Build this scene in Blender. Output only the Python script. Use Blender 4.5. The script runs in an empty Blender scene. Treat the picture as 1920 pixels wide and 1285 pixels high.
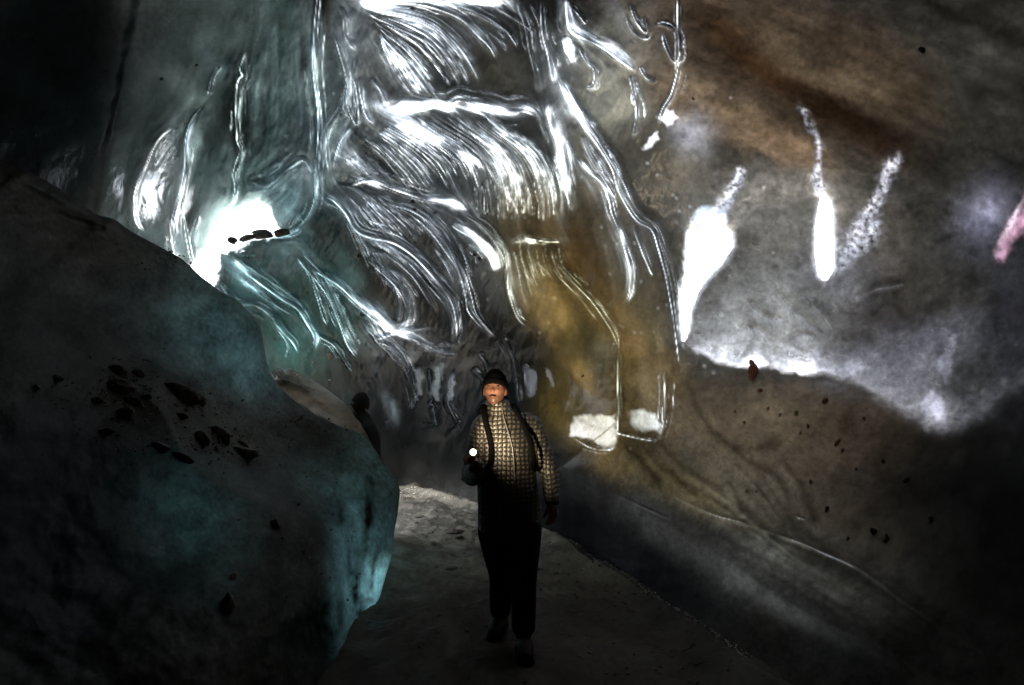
import bpy, bmesh, math, random
import numpy as np
from mathutils import Vector, Matrix, Euler
random.seed(7)
rng = np.random.default_rng(7)
C = bpy.context.scene.collection
S = bpy.context.scene

# ------------------------------------------------------------------ camera, sky, sun, exposure
F = 960.0                       # focal length in photo pixels (18 mm on 36 mm, photo 1920 px wide)
PITCH = math.radians(8.8)
CAM = np.array([0.0, 0.0, 1.49])
cam = bpy.data.cameras.new('camera'); cam.lens = 18; cam.sensor_width = 36
cam.clip_start = 0.05; cam.clip_end = 500
camo = bpy.data.objects.new('camera', cam); C.objects.link(camo)
camo.location = CAM; camo.rotation_euler = (math.radians(90) + PITCH, 0, 0)
S.camera = camo

SUN_EL, SUN_AZ = 48.0, -165.0     # azimuth from +Y, negative = left
w = bpy.data.worlds.new('World'); S.world = w; w.use_nodes = True
nt = w.node_tree; bg = nt.nodes['Background']
sky = nt.nodes.new('ShaderNodeTexSky'); sky.sky_type = 'NISHITA'; sky.sun_disc = False
sky.sun_elevation = math.radians(SUN_EL); sky.sun_rotation = math.radians(SUN_AZ)
sky.air_density = 1.0; sky.dust_density = 6.0; sky.ozone_density = 1.0
bw_ = nt.nodes.new('ShaderNodeRGBToBW'); nt.links.new(sky.outputs[0], bw_.inputs[0])       # thin high cloud: most of the blue is gone
mxw = nt.nodes.new('ShaderNodeMix'); mxw.data_type = 'RGBA'; mxw.inputs[0].default_value = .72
nt.links.new(sky.outputs[0], mxw.inputs[6]); nt.links.new(bw_.outputs[0], mxw.inputs[7]); nt.links.new(mxw.outputs[2], bg.inputs[0]); bg.inputs[1].default_value = 0.12
sl = bpy.data.lights.new('sun', 'SUN'); sl.energy = 1.0; sl.angle = math.radians(12); sl.color = (1, .95, .88)
so = bpy.data.objects.new('sun', sl); C.objects.link(so)
_a, _e = math.radians(SUN_AZ), math.radians(SUN_EL)
sd = Vector((math.sin(_a) * math.cos(_e), math.cos(_a) * math.cos(_e), math.sin(_e)))
so.rotation_euler = sd.to_track_quat('Z', 'Y').to_euler(); so.location = sd * 40
S.view_settings.view_transform = 'Standard'; S.view_settings.look = 'None'
S.view_settings.gamma = 1; S.view_settings.use_curve_mapping = False
S.view_settings.exposure = 5.5
OPEN = []   # skylights behind the camera: azimuth, elevation and radii in degrees, seen from the cave's middle
S.render.engine = 'CYCLES'
cy = S.cycles
cy.use_denoising = True; cy.max_bounces = 10; cy.diffuse_bounces = 3; cy.glossy_bounces = 4
cy.transmission_bounces = 8; cy.transparent_max_bounces = 8
cy.sample_clamp_indirect = 1.5; cy.caustics_reflective = True; cy.caustics_refractive = True; cy.blur_glossy = 0.3

# ------------------------------------------------------------------ pixel rays, noise, curves
_cp, _sp = math.cos(PITCH), math.sin(PITCH)
def ray(u, v):
    a = (np.asarray(u, float) - 960) / F; b = (642.5 - np.asarray(v, float)) / F
    return np.stack([a, _cp - _sp * b, _sp + _cp * b], -1)
def at(u, v, d):
    return CAM + ray(u, v) * np.asarray(d, float)[..., None]
def V(u, v, d): return Vector(at(u, v, d))
def floor_d(v): return -1.49 / (_sp + _cp * (642.5 - v) / F)

_T = {}
def pnoise(x, y, seed=0):
    if seed not in _T:
        r = np.random.default_rng(1000 + seed); a = r.random((256, 256)) * 2 * np.pi
        _T[seed] = (np.cos(a), np.sin(a))
    gx, gy = _T[seed]
    xi = np.floor(x).astype(int); yi = np.floor(y).astype(int); xf = x - xi; yf = y - yi
    uu = xf * xf * xf * (xf * (xf * 6 - 15) + 10); vv = yf * yf * yf * (yf * (yf * 6 - 15) + 10)
    def g(i, j):
        a = (xi + i) & 255; b = (yi + j) & 255
        return gx[a, b] * (xf - i) + gy[a, b] * (yf - j)
    return ((g(0, 0) * (1 - uu) + g(1, 0) * uu) * (1 - vv) + (g(0, 1) * (1 - uu) + g(1, 1) * uu) * vv) * 1.5
def fbm(x, y, o=4, seed=0, ridged=False, gain=.5):
    s = 0; a = 1; t = 0
    for k in range(o):
        n = pnoise(x * 2**k + 17.3 * k, y * 2**k - 9.1 * k, seed + k)
        if ridged: n = 1 - 2 * np.abs(n)
        s = s + n * a; t += a; a *= gain
    return s / t
def sstep(a, b, x):
    t = np.clip((x - a) / (b - a), 0, 1); return t * t * (3 - 2 * t)

def catmull(pts, step=4.0):
    p = np.array(pts, float); p = np.vstack([2 * p[0] - p[1], p, 2 * p[-1] - p[-2]]); out = []
    for i in range(1, len(p) - 2):
        n = max(2, int(np.hypot(*(p[i + 1, :2] - p[i, :2])) / step)); t = np.linspace(0, 1, n, endpoint=False)[:, None]
        out.append(.5 * (2 * p[i] + (p[i + 1] - p[i - 1]) * t + (2 * p[i - 1] - 5 * p[i] + 4 * p[i + 1] - p[i + 2]) * t**2
                         + (3 * p[i] - p[i - 1] - 3 * p[i + 1] + p[i + 2]) * t**3))
    out.append(p[-2][None]); return np.vstack(out)

class Grid:
    """A sheet sampled along camera rays' directions; every vertex gets its own distance."""
    def __init__(s, us, vs):
        s.us, s.vs = np.array(us, float), np.array(vs, float)
        s.U, s.V = np.meshgrid(s.us, s.vs); s.H = np.zeros_like(s.U); s.L = np.zeros_like(s.U); s.B = np.zeros_like(s.U); s.FLOW = []
    def win(s, u0, u1, v0, v1):
        return (slice(np.searchsorted(s.vs, v0), np.searchsorted(s.vs, v1)), slice(np.searchsorted(s.us, u0), np.searchsorted(s.us, u1)))
    def dist(s, pts, R, closed=False):
        """yield windows with the distance to a curve, the parameter along it and the side"""
        q = catmull(pts)
        if closed: q = np.vstack([q, q[:1]])
        L = np.concatenate([[0], np.cumsum(np.hypot(*(np.diff(q, axis=0)).T))])
        W = s.win(q[:, 0].min() - R, q[:, 0].max() + R, q[:, 1].min() - R, q[:, 1].max() + R)
        U, Vv = s.U[W], s.V[W]
        D = np.full(U.shape, 1e9); T = np.zeros(U.shape); SD = np.ones(U.shape)
        us, vs = U[0] if U.size else [], Vv[:, 0] if U.size else []
        for i in range(0, len(q) - 1, 6):
            k = q[i:i + 7]
            if U.size == 0: break
            j = (slice(np.searchsorted(vs, k[:, 1].min() - R), np.searchsorted(vs, k[:, 1].max() + R)),
                 slice(np.searchsorted(us, k[:, 0].min() - R), np.searchsorted(us, k[:, 0].max() + R)))
            u, v = U[j], Vv[j]
            if u.size == 0: continue
            for m in range(len(k) - 1):
                ax, ay = k[m]; bx, by = k[m + 1] - k[m]; l2 = bx * bx + by * by + 1e-9
                t = np.clip(((u - ax) * bx + (v - ay) * by) / l2, 0, 1)
                dx, dy = u - ax - t * bx, v - ay - t * by; dd = dx * dx + dy * dy
                b = dd < D[j]
                D[j] = np.where(b, dd, D[j]); T[j] = np.where(b, (L[i + m] + t * math.sqrt(l2)) / L[-1], T[j])
                SD[j] = np.where(b, np.sign(bx * (v - ay) - by * (u - ax)), SD[j])
        return W, np.sqrt(D), T, SD
    def curve(s, pts, w, h, prof='rib', taper=(.15, .15), wob=.0, tgt=None, thin=None):  # thin: strength of the bright streaks painted beside the curve
        R = w * (3.2 if prof not in ('step', 'stepl') else 7)
        if tgt is None: s.FLOW.append((np.array(catmull(pts, 8.0)), w))
        W, D, T, SD = s.dist(pts, R)
        if D.size == 0: return
        tp = np.ones_like(T)
        if taper[0] > 0: tp *= sstep(0, taper[0], T)
        if taper[1] > 0: tp *= 1 - sstep(1 - taper[1], 1, T)
        ww = w * (.45 + .55 * tp)
        if wob: ww = ww * (1 + wob * np.sin(T * 11 + pts[0][0]) * np.sin(T * 5 + pts[0][1]))
        x = D / ww
        if prof == 'rib': g = np.exp(-x * x)
        elif prof == 'cusp': g = np.exp(-np.sqrt(x * x + .02) * 1.3)
        elif prof == 'step': g = np.where(SD > 0, np.exp(-(D / (w * 5))), np.exp(-x * x))    # raised to the right of travel
        elif prof == 'stepl': g = np.where(SD < 0, np.exp(-(D / (w * 5))), np.exp(-x * x))
        elif prof == 'tube': g = np.sqrt(np.clip(1 - x * x, 0, 1))
        H = s.H if tgt is None else tgt
        cut = 1 - sstep(.5 * R, R, D)
        H[W] += h * tp * g * cut
        if tgt is None:                       # bright refraction streaks painted into the glow along both flanks of a flute
            thin = h * .13 if thin is None else thin
            q = D * SD / ww; ln = T * len(pts) * .8; sd0 = pts[0][0] * .37 + pts[0][1] * .11
            n1 = np.clip(.8 + 1.3 * fbm(ln + sd0, q * .8, 2, 81), 0, 2.2); n2 = np.clip(.3 + 1.5 * fbm(ln * 1.3 - sd0, q * .5 + 9, 2, 83), 0, 2)
            wl = np.maximum(.17 * ww, .85)
            l = np.exp(-((q - .62) * ww / wl) ** 2) * n1 + np.exp(-((q + .7) * ww / wl) ** 2) * n2 * .7
            bb = np.exp(-((q + .25) / 1.7) ** 2) * np.clip(.75 + 1.2 * fbm(ln * .9 - 3 + sd0, q * .3, 2, 87), 0, 2)
            s.B[W] = np.maximum(s.B[W], thin * sstep(0, .6, tp) * bb * cut)
            s.L[W] = np.maximum(s.L[W], thin * sstep(0, .6, tp) * l * cut)
    def family(s, A, B, n, w, h, prof='cusp', jit=.35, taper=(.12, .2), wob=.25, seed=0, thin=None):
        r = np.random.default_rng(seed + 50)
        a = catmull(A); b = catmull(B); m = 9
        ra = np.array([a[int(i)] for i in np.linspace(0, len(a) - 1, m)]); rb = np.array([b[int(i)] for i in np.linspace(0, len(b) - 1, m)])
        for k in range(n):
            f = (k + .5 + r.uniform(-jit, jit)) / n
            t0, t1 = r.uniform(0, .25), r.uniform(.75, 1)
            p = ra * (1 - f) + rb * f + r.normal(0, .6, (m, 1)) * 1.0
            i = np.linspace(t0, t1, m) * (m - 1); p = np.stack([np.interp(i, range(m), p[:, 0]), np.interp(i, range(m), p[:, 1])], 1)
            s.curve(p, w * r.uniform(.6, 1.5), h * r.uniform(.5, 1.4), prof, taper, wob, thin=thin)
    def blob(s, u, v, ru, rv=None, ang=0, p=2.0):
        rv = rv or ru; c, k = math.cos(math.radians(ang)), math.sin(math.radians(ang))
        x = ((s.U - u) * c + (s.V - v) * k) / ru; y = (-(s.U - u) * k + (s.V - v) * c) / rv
        return np.exp(-(x * x + y * y) ** (p / 2))
    def poly(s, pts, soft=4):
        """soft-edged polygon mask (signed distance)"""
        p = np.array(pts, float); R = soft * 3
        W = s.win(p[:, 0].min() - R, p[:, 0].max() + R, p[:, 1].min() - R, p[:, 1].max() + R)
        U, Vv = s.U[W], s.V[W]; ins = np.zeros(U.shape, bool); D = np.full(U.shape, 1e9)
        for i in range(len(p)):
            x0, y0 = p[i]; x1, y1 = p[(i + 1) % len(p)]
            if y0 != y1: ins ^= ((y0 > Vv) != (y1 > Vv)) & (U < (x1 - x0) * (Vv - y0) / (y1 - y0) + x0)
            bx, by = x1 - x0, y1 - y0; t = np.clip(((U - x0) * bx + (Vv - y0) * by) / (bx * bx + by * by + 1e-9), 0, 1)
            D = np.minimum(D, np.hypot(U - x0 - t * bx, Vv - y0 - t * by))
        out = np.full(s.U.shape, -1e3); out[W] = np.where(ins, D, -D); return out

def rbf(ctrl):
    c = np.array(ctrl, float); X = c[:, :2] / 500; y = np.log(c[:, 2])
    r = np.linalg.norm(X[:, None] - X[None], axis=2); K = r * r * np.log(r + 1e-9)
    n = len(c); P = np.hstack([np.ones((n, 1)), X]); A = np.zeros((n + 3, n + 3))
    A[:n, :n] = K + np.eye(n) * 2e-3; A[:n, n:] = P; A[n:, :n] = P.T
    sol = np.linalg.solve(A, np.concatenate([y, [0, 0, 0]]))
    def f(U, Vv):
        u = U / 500; v = Vv / 500; z = sol[n] + sol[n + 1] * u + sol[n + 2] * v
        for i in range(n):
            q = (u - X[i, 0])**2 + (v - X[i, 1])**2; z = z + sol[i] * .5 * q * np.log(q + 1e-12)
        return np.exp(z)
    return f
def rbf_fast(ctrl, g):
    cu = np.linspace(g.us[0], g.us[-1], 130); cv = np.linspace(g.vs[0], g.vs[-1], 100)
    Z = rbf(ctrl)(*np.meshgrid(cu, cv))
    iu = (g.us - cu[0]) / (cu[1] - cu[0]); iv = (g.vs - cv[0]) / (cv[1] - cv[0])
    i = np.clip(iu.astype(int), 0, 128); j = np.clip(iv.astype(int), 0, 98); fu = (iu - i)[None]; fv = (iv - j)[:, None]
    # smooth (cubic) resampling so that facets of the coarse grid never show
    def cub(Zr, i, f, ax):
        n = Zr.shape[ax]; t = [np.take(Zr, np.clip(i + k, 0, n - 1), axis=ax) for k in (-1, 0, 1, 2)]
        return t[1] + .5 * f * (t[2] - t[0] + f * (2 * t[0] - 5 * t[1] + 4 * t[2] - t[3] + f * (3 * (t[1] - t[2]) + t[3] - t[0])))
    return cub(cub(Z, i, fu, 1), j, fv, 0)

def sheet(name, P, mat, keep=None, attrs={}, cols={}):
    nv, nu = P.shape[:2]; idx = np.arange(nv * nu).reshape(nv, nu)
    q = np.stack([idx[:-1, :-1], idx[1:, :-1], idx[1:, 1:], idx[:-1, 1:]], -1)
    if keep is not None:
        k = keep[:-1, :-1] & keep[1:, :-1] & keep[1:, 1:] & keep[:-1, 1:]; q = q[k]
    q = q.reshape(-1, 4); me = bpy.data.meshes.new(name)
    used = np.zeros(nv * nu, bool); used[q.ravel()] = True; remap = np.cumsum(used) - 1; q = remap[q]
    Pf = P.reshape(-1, 3)[used]
    me.vertices.add(len(Pf)); me.vertices.foreach_set('co', Pf.astype(np.float32).ravel())
    me.loops.add(q.size); me.loops.foreach_set('vertex_index', q.astype(np.int32).ravel())
    me.polygons.add(len(q)); me.polygons.foreach_set('loop_start', np.arange(0, q.size, 4, dtype=np.int32))
    me.polygons.foreach_set('loop_total', np.full(len(q), 4, np.int32))
    me.update(calc_edges=True); me.polygons.foreach_set('use_smooth', np.ones(len(q), bool))
    for k, a in attrs.items():
        t = me.attributes.new(k, 'FLOAT', 'POINT'); t.data.foreach_set('value', a.reshape(-1)[used].astype(np.float32))
    for k, a in cols.items():
        t = me.attributes.new(k, 'FLOAT_COLOR', 'POINT'); a4 = np.concatenate([a, np.ones(a.shape[:2] + (1,))], -1)
        t.data.foreach_set('color', a4.reshape(-1, 4)[used].astype(np.float32).ravel())
    me.materials.append(mat); o = bpy.data.objects.new(name, me); C.objects.link(o); return o

# ------------------------------------------------------------------ materials
class Mat:
    def __init__(s, name):
        s.m = bpy.data.materials.new(name); s.m.use_nodes = True; s.t = s.m.node_tree; s.t.nodes.clear()
        s.out = s.n('ShaderNodeOutputMaterial')
    def n(s, ty, **kw):
        x = s.t.nodes.new(ty)
        for k, v in kw.items():
            if k in x.inputs: s.set(x.inputs[k], v)
            else: setattr(x, k, v)
        return x
    def set(s, inp, v):
        if isinstance(v, bpy.types.NodeSocket): s.t.links.new(v, inp)
        else: inp.default_value = (*v, 1) if isinstance(v, (tuple, list)) and len(v) == 3 and inp.type == 'RGBA' else v
    def attr(s, name, out='Fac'): return s.n('ShaderNodeAttribute', attribute_name=name).outputs[out]
    def noise(s, scale, detail=4, rough=.55, vec=None, dist=0):
        x = s.n('ShaderNodeTexNoise'); x.inputs['Scale'].default_value = scale; x.inputs['Detail'].default_value = detail
        x.inputs['Roughness'].default_value = rough; x.inputs['Distortion'].default_value = dist
        s.t.links.new(vec if vec is not None else s.n('ShaderNodeTexCoord').outputs['Object'], x.inputs['Vector']); return x.outputs['Fac']
    def math(s, op, a, b=0.0, clamp=False):
        x = s.n('ShaderNodeMath', operation=op, use_clamp=clamp); s.set(x.inputs[0], a); s.set(x.inputs[1], b); return x.outputs[0]
    def ramp(s, f, stops):
        x = s.n('ShaderNodeValToRGB'); s.t.links.new(f, x.inputs[0]); e = x.color_ramp.elements
        while len(e) < len(stops): e.new(.5)
        for k, (p, c) in enumerate(stops): e[k].position = p; e[k].color = (*c, 1) if len(c) == 3 else c
        return x.outputs[0]
    def mul(s, a, b, fac=1.0, op='MULTIPLY'):
        x = s.n('ShaderNodeMix', data_type='RGBA', blend_type=op); x.inputs[0].default_value = 1
        s.set(x.inputs[0], fac); s.set(x.inputs[6], a); s.set(x.inputs[7], b); return x.outputs[2]
    def bump(s, h, strength, dist, normal=None):
        x = s.n('ShaderNodeBump'); x.inputs['Strength'].default_value = strength; x.inputs['Distance'].default_value = dist
        s.t.links.new(h, x.inputs['Height'])
        if normal is not None: s.t.links.new(normal, x.inputs['Normal'])
        return x.outputs[0]
    def surf(s, sock): s.t.links.new(sock, s.out.inputs[0]); return s.m

def ice_material(name, rough=.06, ior=1.38, bump=.25):
    """glacier ice: 'body' = diffuse colour of silt in it, 'glow' = what daylight it lets through"""
    M = Mat(name)
    body = M.attr('body', 'Color'); glow = M.attr('glow', 'Color')
    n1 = M.noise(2.4, 5, .55); n2 = M.noise(22, 5, .6); n3 = M.noise(90, 3, .6)
    mott = M.ramp(n1, [(.3, (.62, .60, .58)), (.5, (.95, .95, .95)), (.7, (1.35, 1.35, 1.35))])
    mott2 = M.ramp(n2, [(.32, (.78, .77, .76)), (.62, (1.15, 1.15, 1.15))])
    mm = M.mul(M.mul(mott, mott2), (1, 1, 1), M.math('MULTIPLY', M.attr('clear'), .75), 'MIX')
    b = M.bump(n2, bump, .012); b = M.bump(n3, bump, .003, b)
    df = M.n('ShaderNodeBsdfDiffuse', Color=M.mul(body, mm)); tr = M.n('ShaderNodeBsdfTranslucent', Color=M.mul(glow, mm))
    M.t.links.new(b, df.inputs['Normal']); M.t.links.new(b, tr.inputs['Normal'])
    add = M.n('ShaderNodeAddShader'); M.t.links.new(df.outputs[0], add.inputs[0]); M.t.links.new(tr.outputs[0], add.inputs[1])
    gl = M.n('ShaderNodeBsdfGlossy'); pass
    M.set(gl.inputs['Color'], M.mul((.05, .05, .05), (1, 1, 1), M.attr('clear'), 'MIX')); M.set(gl.inputs['Roughness'], M.math('ADD', M.attr('rough'), rough)); M.t.links.new(b, gl.inputs['Normal'])
    fr = M.n('ShaderNodeFresnel', IOR=ior); M.t.links.new(b, fr.inputs['Normal'])
    mx = M.n('ShaderNodeMixShader'); M.t.links.new(fr.outputs[0], mx.inputs[0]); M.t.links.new(add.outputs[0], mx.inputs[1]); M.t.links.new(gl.outputs[0], mx.inputs[2])
    return M.surf(mx.outputs[0])

# ================================================================== the great ice wall
us = np.concatenate([np.arange(-700, -20, 20), np.arange(-20, 1941, 2), np.arange(1960, 2700, 20)])
vs = np.concatenate([np.arange(-700, -20, 20), np.arange(-20, 1306, 2), np.arange(1325, 1500, 25)])
G = Grid(us, vs)
DEPTH = [(-700, -600, 2.2), (-700, 400, 2.3), (-700, 1400, 2.3), (0, 0, 4.0), (0, 400, 4.4), (200, 0, 5.2), (230, 400, 6.2), (400, 300, 7.6), (450, 430, 8.6), (390, 500, 8.8),
         (400, 0, 6.0), (560, 200, 7.4), (600, 0, 6.0), (560, 350, 8.2), (500, 600, 9.5), (600, 500, 8.8), (700, 200, 6.8), (700, 400, 8.0), (700, 620, 9.8), (620, 760, 11.), (700, 860, 11.6),
         (860, 0, 5.4), (860, 200, 6.2), (860, 400, 7.2), (860, 600, 8.6), (860, 760, 10.2), (780, 910, floor_d(910)), (900, 950, floor_d(950)), (1030, 1000, floor_d(1000)),
         (1050, 100, 4.9), (1050, 300, 5.6), (1000, 500, 6.6), (1000, 700, 7.6), (1060, 880, 6.3), (1180, 800, 5.6), (1200, 600, 5.4), (1250, 200, 4.7), (1400, 1250, floor_d(1250)), (1220, 1110, floor_d(1110)),
         (1350, 500, 5.2), (1400, 700, 4.8), (1400, 900, 4.3), (1500, 1040, 3.6), (1550, 450, 4.6), (1550, 200, 3.9), (1300, 0, 4.0), (1600, 0, 3.3), (1900, 50, 2.8), (1900, 450, 3.3), (1800, 700, 3.4),
         (1900, 900, 2.8), (1750, 1150, 2.7), (1900, 1270, 2.2), (1560, 1400, 2.5), (2600, 400, 1.5), (2600, -600, 1.5), (2600, 1400, 1.3), (1300, -650, 2.4), (1900, -600, 2.0), (600, -650, 3.0), (0, -650, 3.0), (700, 1400, 6)]
D0 = rbf_fast(DEPTH, G)
U, Vv = G.U, G.V
CURVES = []
_cr = np.random.default_rng(77)
def cv(pts, w=5, h=5, prof='rib', taper=(.15, .15), wob=.15, thin=None):
    G.curve(pts, w, h, prof, taper, wob, thin=thin)
    if thin is None and w >= 4 and len(pts) >= 4:                    # finer flutes that run beside every large one
        q = catmull(pts, 10.0); tg = np.gradient(q, axis=0); nn = np.stack([-tg[:, 1], tg[:, 0]], 1) / (np.hypot(tg[:, 0], tg[:, 1])[:, None] + 1e-9)
        for _ in range(int(2 + w * .6)):
            n = len(q); a, b = sorted(_cr.integers(0, n, 2))
            if b - a < 4: continue
            off = _cr.choice([-1, 1]) * _cr.uniform(.8, 3.4) * w; cv_ = np.linspace(0, 1, b - a)
            p = q[a:b] + nn[a:b] * (off * (1 - .45 * cv_ * _cr.uniform(-1, 1)) + 1.5 * np.sin(cv_ * _cr.uniform(3, 9) + _cr.uniform(0, 6)))[:, None]
            G.curve(p[::2] if len(p) > 8 else p, _cr.uniform(1.6, 3.2), _cr.uniform(2, 4.5), 'rib', (.3, .3), .3, thin=_cr.uniform(.3, .85))
# --- upper fan of melt flutes
A1 = [(677, 7), (793, 33), (837, 60), (870, 97), (893, 137), (898, 160)]; A7 = [(712, 60), (722, 100), (745, 145), (767, 180), (790, 205)]
G.family(A7, A1, 17, 4.0, 7, seed=1)
cv(A1, 6, 7); cv([(707, 0), (793, 7), (860, 30), (893, 60), (920, 87), (933, 118)], 6, 8); cv([(827, 0), (893, 20), (943, 50), (963, 73), (973, 95)], 5, 8)
cv([(927, 10), (970, 37), (1007, 63)], 5, 6); cv([(703, 40), (760, 57), (807, 80), (833, 110), (853, 140), (865, 165)], 5, 7)
cv([(968, 0), (985, 40), (995, 90), (1004, 130), (1012, 180)], 7, 6); cv([(1015, 0), (1020, 60), (1032, 110), (1040, 160)], 6, 6)
# the scalloped lip under it, and the feathered flutes below
LIP = [(735, 207), (765, 196), (793, 200), (815, 190), (837, 200), (855, 188), (870, 187), (895, 196), (913, 193), (935, 206), (960, 210), (985, 206), (1015, 222)]
cv(LIP, 7, 11, 'stepl'); cv(LIP, 4, 5)
BL = [(672, 262), (703, 283), (733, 317), (760, 350), (785, 375)]; BM = [(738, 218), (800, 250), (847, 280), (872, 307), (895, 375)]; BR = [(925, 205), (960, 240), (1010, 277), (1037, 317), (1050, 360), (1047, 400)]
G.family(BL, BM, 16, 3.6, 7, seed=2); G.family(BM, BR, 18, 4.0, 7.5, seed=3)
G.family([(640, 300), (655, 312), (670, 330)], [(690, 280), (730, 325), (755, 350)], 14, 2.2, 3.5, seed=4)
G.family([(880, 330), (885, 370), (890, 420)], [(1035, 330), (1046, 380), (1045, 430)], 16, 3.0, 5.5, seed=5)
cv([(745, 225), (800, 250), (845, 285), (870, 310)], 6, 8); cv([(860, 255), (900, 290), (925, 320), (940, 355)], 6, 8)
LIP2 = [(650, 353), (668, 343), (693, 338), (733, 350), (793, 370), (830, 372), (860, 383), (884, 396)]
cv(LIP2, 6, 9, 'stepl'); cv(LIP2, 3, 4)
# fan below it
G.family([(652, 362), (668, 395), (690, 428), (712, 448)], [(715, 362), (775, 392), (820, 425), (845, 470)], 15, 3.6, 6.5, seed=6)
# --- the great ribs right of the opening
cv([(598, 368), (622, 372), (650, 398), (670, 430), (700, 443), (740, 453), (780, 480), (820, 523), (847, 560), (858, 600), (858, 650)], 7, 13)
cv([(683, 447), (723, 462), (767, 492), (807, 537), (837, 573), (850, 612), (845, 645)], 4, 8); cv([(690, 470), (730, 480), (762, 505), (795, 545), (822, 590)], 5, 6, wob=.5)
cv([(604, 378), (630, 388), (655, 412)], 3, 4); cv([(583, 503), (633, 530), (673, 567), (707, 587), (742, 621)], 6, 11)
cv([(560, 470), (598, 505), (640, 545), (690, 590), (735, 625)], 3, 6); cv([(687, 483), (717, 510), (747, 540), (763, 573), (760, 607), (738, 622)], 5, 10)
cv([(690, 500), (722, 525), (746, 555), (752, 585), (745, 612)], 3, 5)
cv([(720, 380), (773, 393), (823, 430), (850, 477), (867, 523), (873, 570)], 6, 9); cv([(767, 400), (803, 427), (837, 470), (863, 510), (877, 560), (883, 587), (925, 635)], 5, 9)
cv([(778, 400), (812, 424), (846, 468), (873, 512), (887, 560), (897, 590), (935, 640)], 4, 8)
cv([(843, 420), (877, 437), (917, 473), (933, 513)], 8, 10, wob=.5); cv([(923, 420), (947, 467), (953, 510), (957, 553), (973, 597), (990, 613)], 4, 8); cv([(860, 395), (905, 425), (940, 470), (950, 500)], 4, 6)
cv([(430, 480), (453, 500), (487, 527), (527, 557), (560, 577), (580, 607), (593, 633), (585, 660)], 7, 12)
cv([(438, 478), (470, 502), (505, 525), (545, 553), (573, 580)], 3, 6); cv([(407, 523), (427, 547), (447, 567), (480, 570), (507, 587), (530, 617), (553, 643), (563, 670)], 7, 12)
cv([(510, 588), (520, 615), (540, 645), (536, 675)], 3, 7); cv([(553, 477), (573, 500), (600, 530), (623, 567), (640, 607), (653, 643), (673, 675)], 6, 10)
G.family([(560, 485), (585, 530), (600, 580), (615, 620)], [(600, 500), (640, 560), (665, 620), (690, 670)], 10, 3, 6, seed=7)
G.family([(640, 395), (660, 440), (680, 490)], [(700, 470), (760, 560), (770, 610)], 9, 3, 5, seed=8)
cv([(593, 627), (627, 647), (650, 680), (664, 700)], 4, 8); cv([(600, 640), (618, 650), (634, 675)], 2.5, 5); cv([(672, 560), (695, 600), (720, 640), (760, 680), (773, 715), (787, 760)], 4, 8)
cv([(700, 640), (730, 648), (752, 672), (765, 700), (775, 740), (772, 775)], 4, 8); cv([(752, 705), (765, 735), (771, 770)], 3, 6)
cv([(707, 634), (740, 625), (787, 616), (810, 614)], 3, 6, taper=(0, .3)); cv([(740, 625), (770, 632), (800, 645), (830, 660), (860, 662)], 4, 6, wob=.5)
cv([(680, 600), (700, 625), (720, 655)], 6, 7, wob=.5); cv([(858, 650), (830, 645), (812, 660)], 3, 4)
# glassy columns in the low dark part
for c in ([(765, 690), (772, 720), (785, 755)], [(805, 690), (808, 720), (822, 755)], [(826, 685), (833, 720), (828, 755), (812, 770), (815, 800)], [(852, 690), (850, 720), (842, 755), (858, 790), (864, 812)],
          [(800, 755), (812, 760), (822, 800)], [(885, 690), (905, 710), (915, 740)], [(900, 660), (915, 690), (920, 720)], [(862, 560), (868, 620), (860, 650)], [(940, 625), (962, 670), (972, 720), (975, 760)], [(985, 680), (988, 720), (992, 745)]):
    cv(c, 4.5, 8, wob=.4)
cv([(790, 798), (815, 796)], 3, 4); cv([(842, 812), (858, 800), (864, 790)], 3, 5); cv([(720, 793), (733, 780), (730, 755), (726, 745)], 4, 5)
for e in ((500, 450, 25, 9), (762, 671, 12, 6), (690, 690, 10, 9), (695, 720, 12, 10), (690, 745, 9, 8)):
    G.H += 5 * G.blob(*e[:4]) - 3 * G.blob(e[0], e[1], e[2] * .55, e[3] * .55)
# --- long drapery edges at the centre right
cv([(1040, 133), (1060, 177), (1090, 227), (1123, 273), (1150, 317), (1163, 360), (1193, 410), (1223, 430), (1237, 467), (1253, 527), (1263, 587), (1270, 640), (1277, 707)], 4.5, 12, 'stepl', wob=.2)
cv([(1052, 140), (1082, 195), (1112, 245), (1145, 300), (1172, 345), (1190, 390)], 3.5, 7)
cv([(1037, 187), (1029, 213), (1047, 267), (1057, 317), (1063, 350), (1070, 383), (1067, 405)], 6, 10, wob=.3)
cv([(1077, 290), (1100, 317), (1127, 340), (1143, 370), (1150, 400), (1163, 433), (1177, 477), (1185, 510), (1182, 550), (1168, 577)], 5, 11, wob=.3)
cv([(1090, 250), (1105, 290), (1130, 330), (1160, 380)], 4, 6); cv([(1187, 415), (1205, 467), (1227, 520)], 6, 9); cv([(1223, 423), (1237, 467), (1253, 527)], 3, 6)
cv([(1033, 473), (1060, 510), (1110, 563), (1150, 620), (1162, 660)], 5, 8); cv([(1163, 620), (1160, 700), (1162, 767), (1158, 820)], 4, 9); cv([(1247, 690), (1250, 767), (1240, 815), (1228, 826)], 5, 9)
cv([(1160, 812), (1195, 820), (1228, 826)], 3, 8, taper=(0, 0)); cv([(1075, 820), (1110, 838), (1140, 842), (1156, 835)], 4, 9); cv([(957, 455), (985, 448), (1010, 450), (1053, 453)], 4, 8, wob=.6)
G.family([(955, 455), (965, 500), (975, 545)], [(1050, 455), (1060, 500), (1090, 540)], 9, 3, 4, seed=9)
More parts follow.
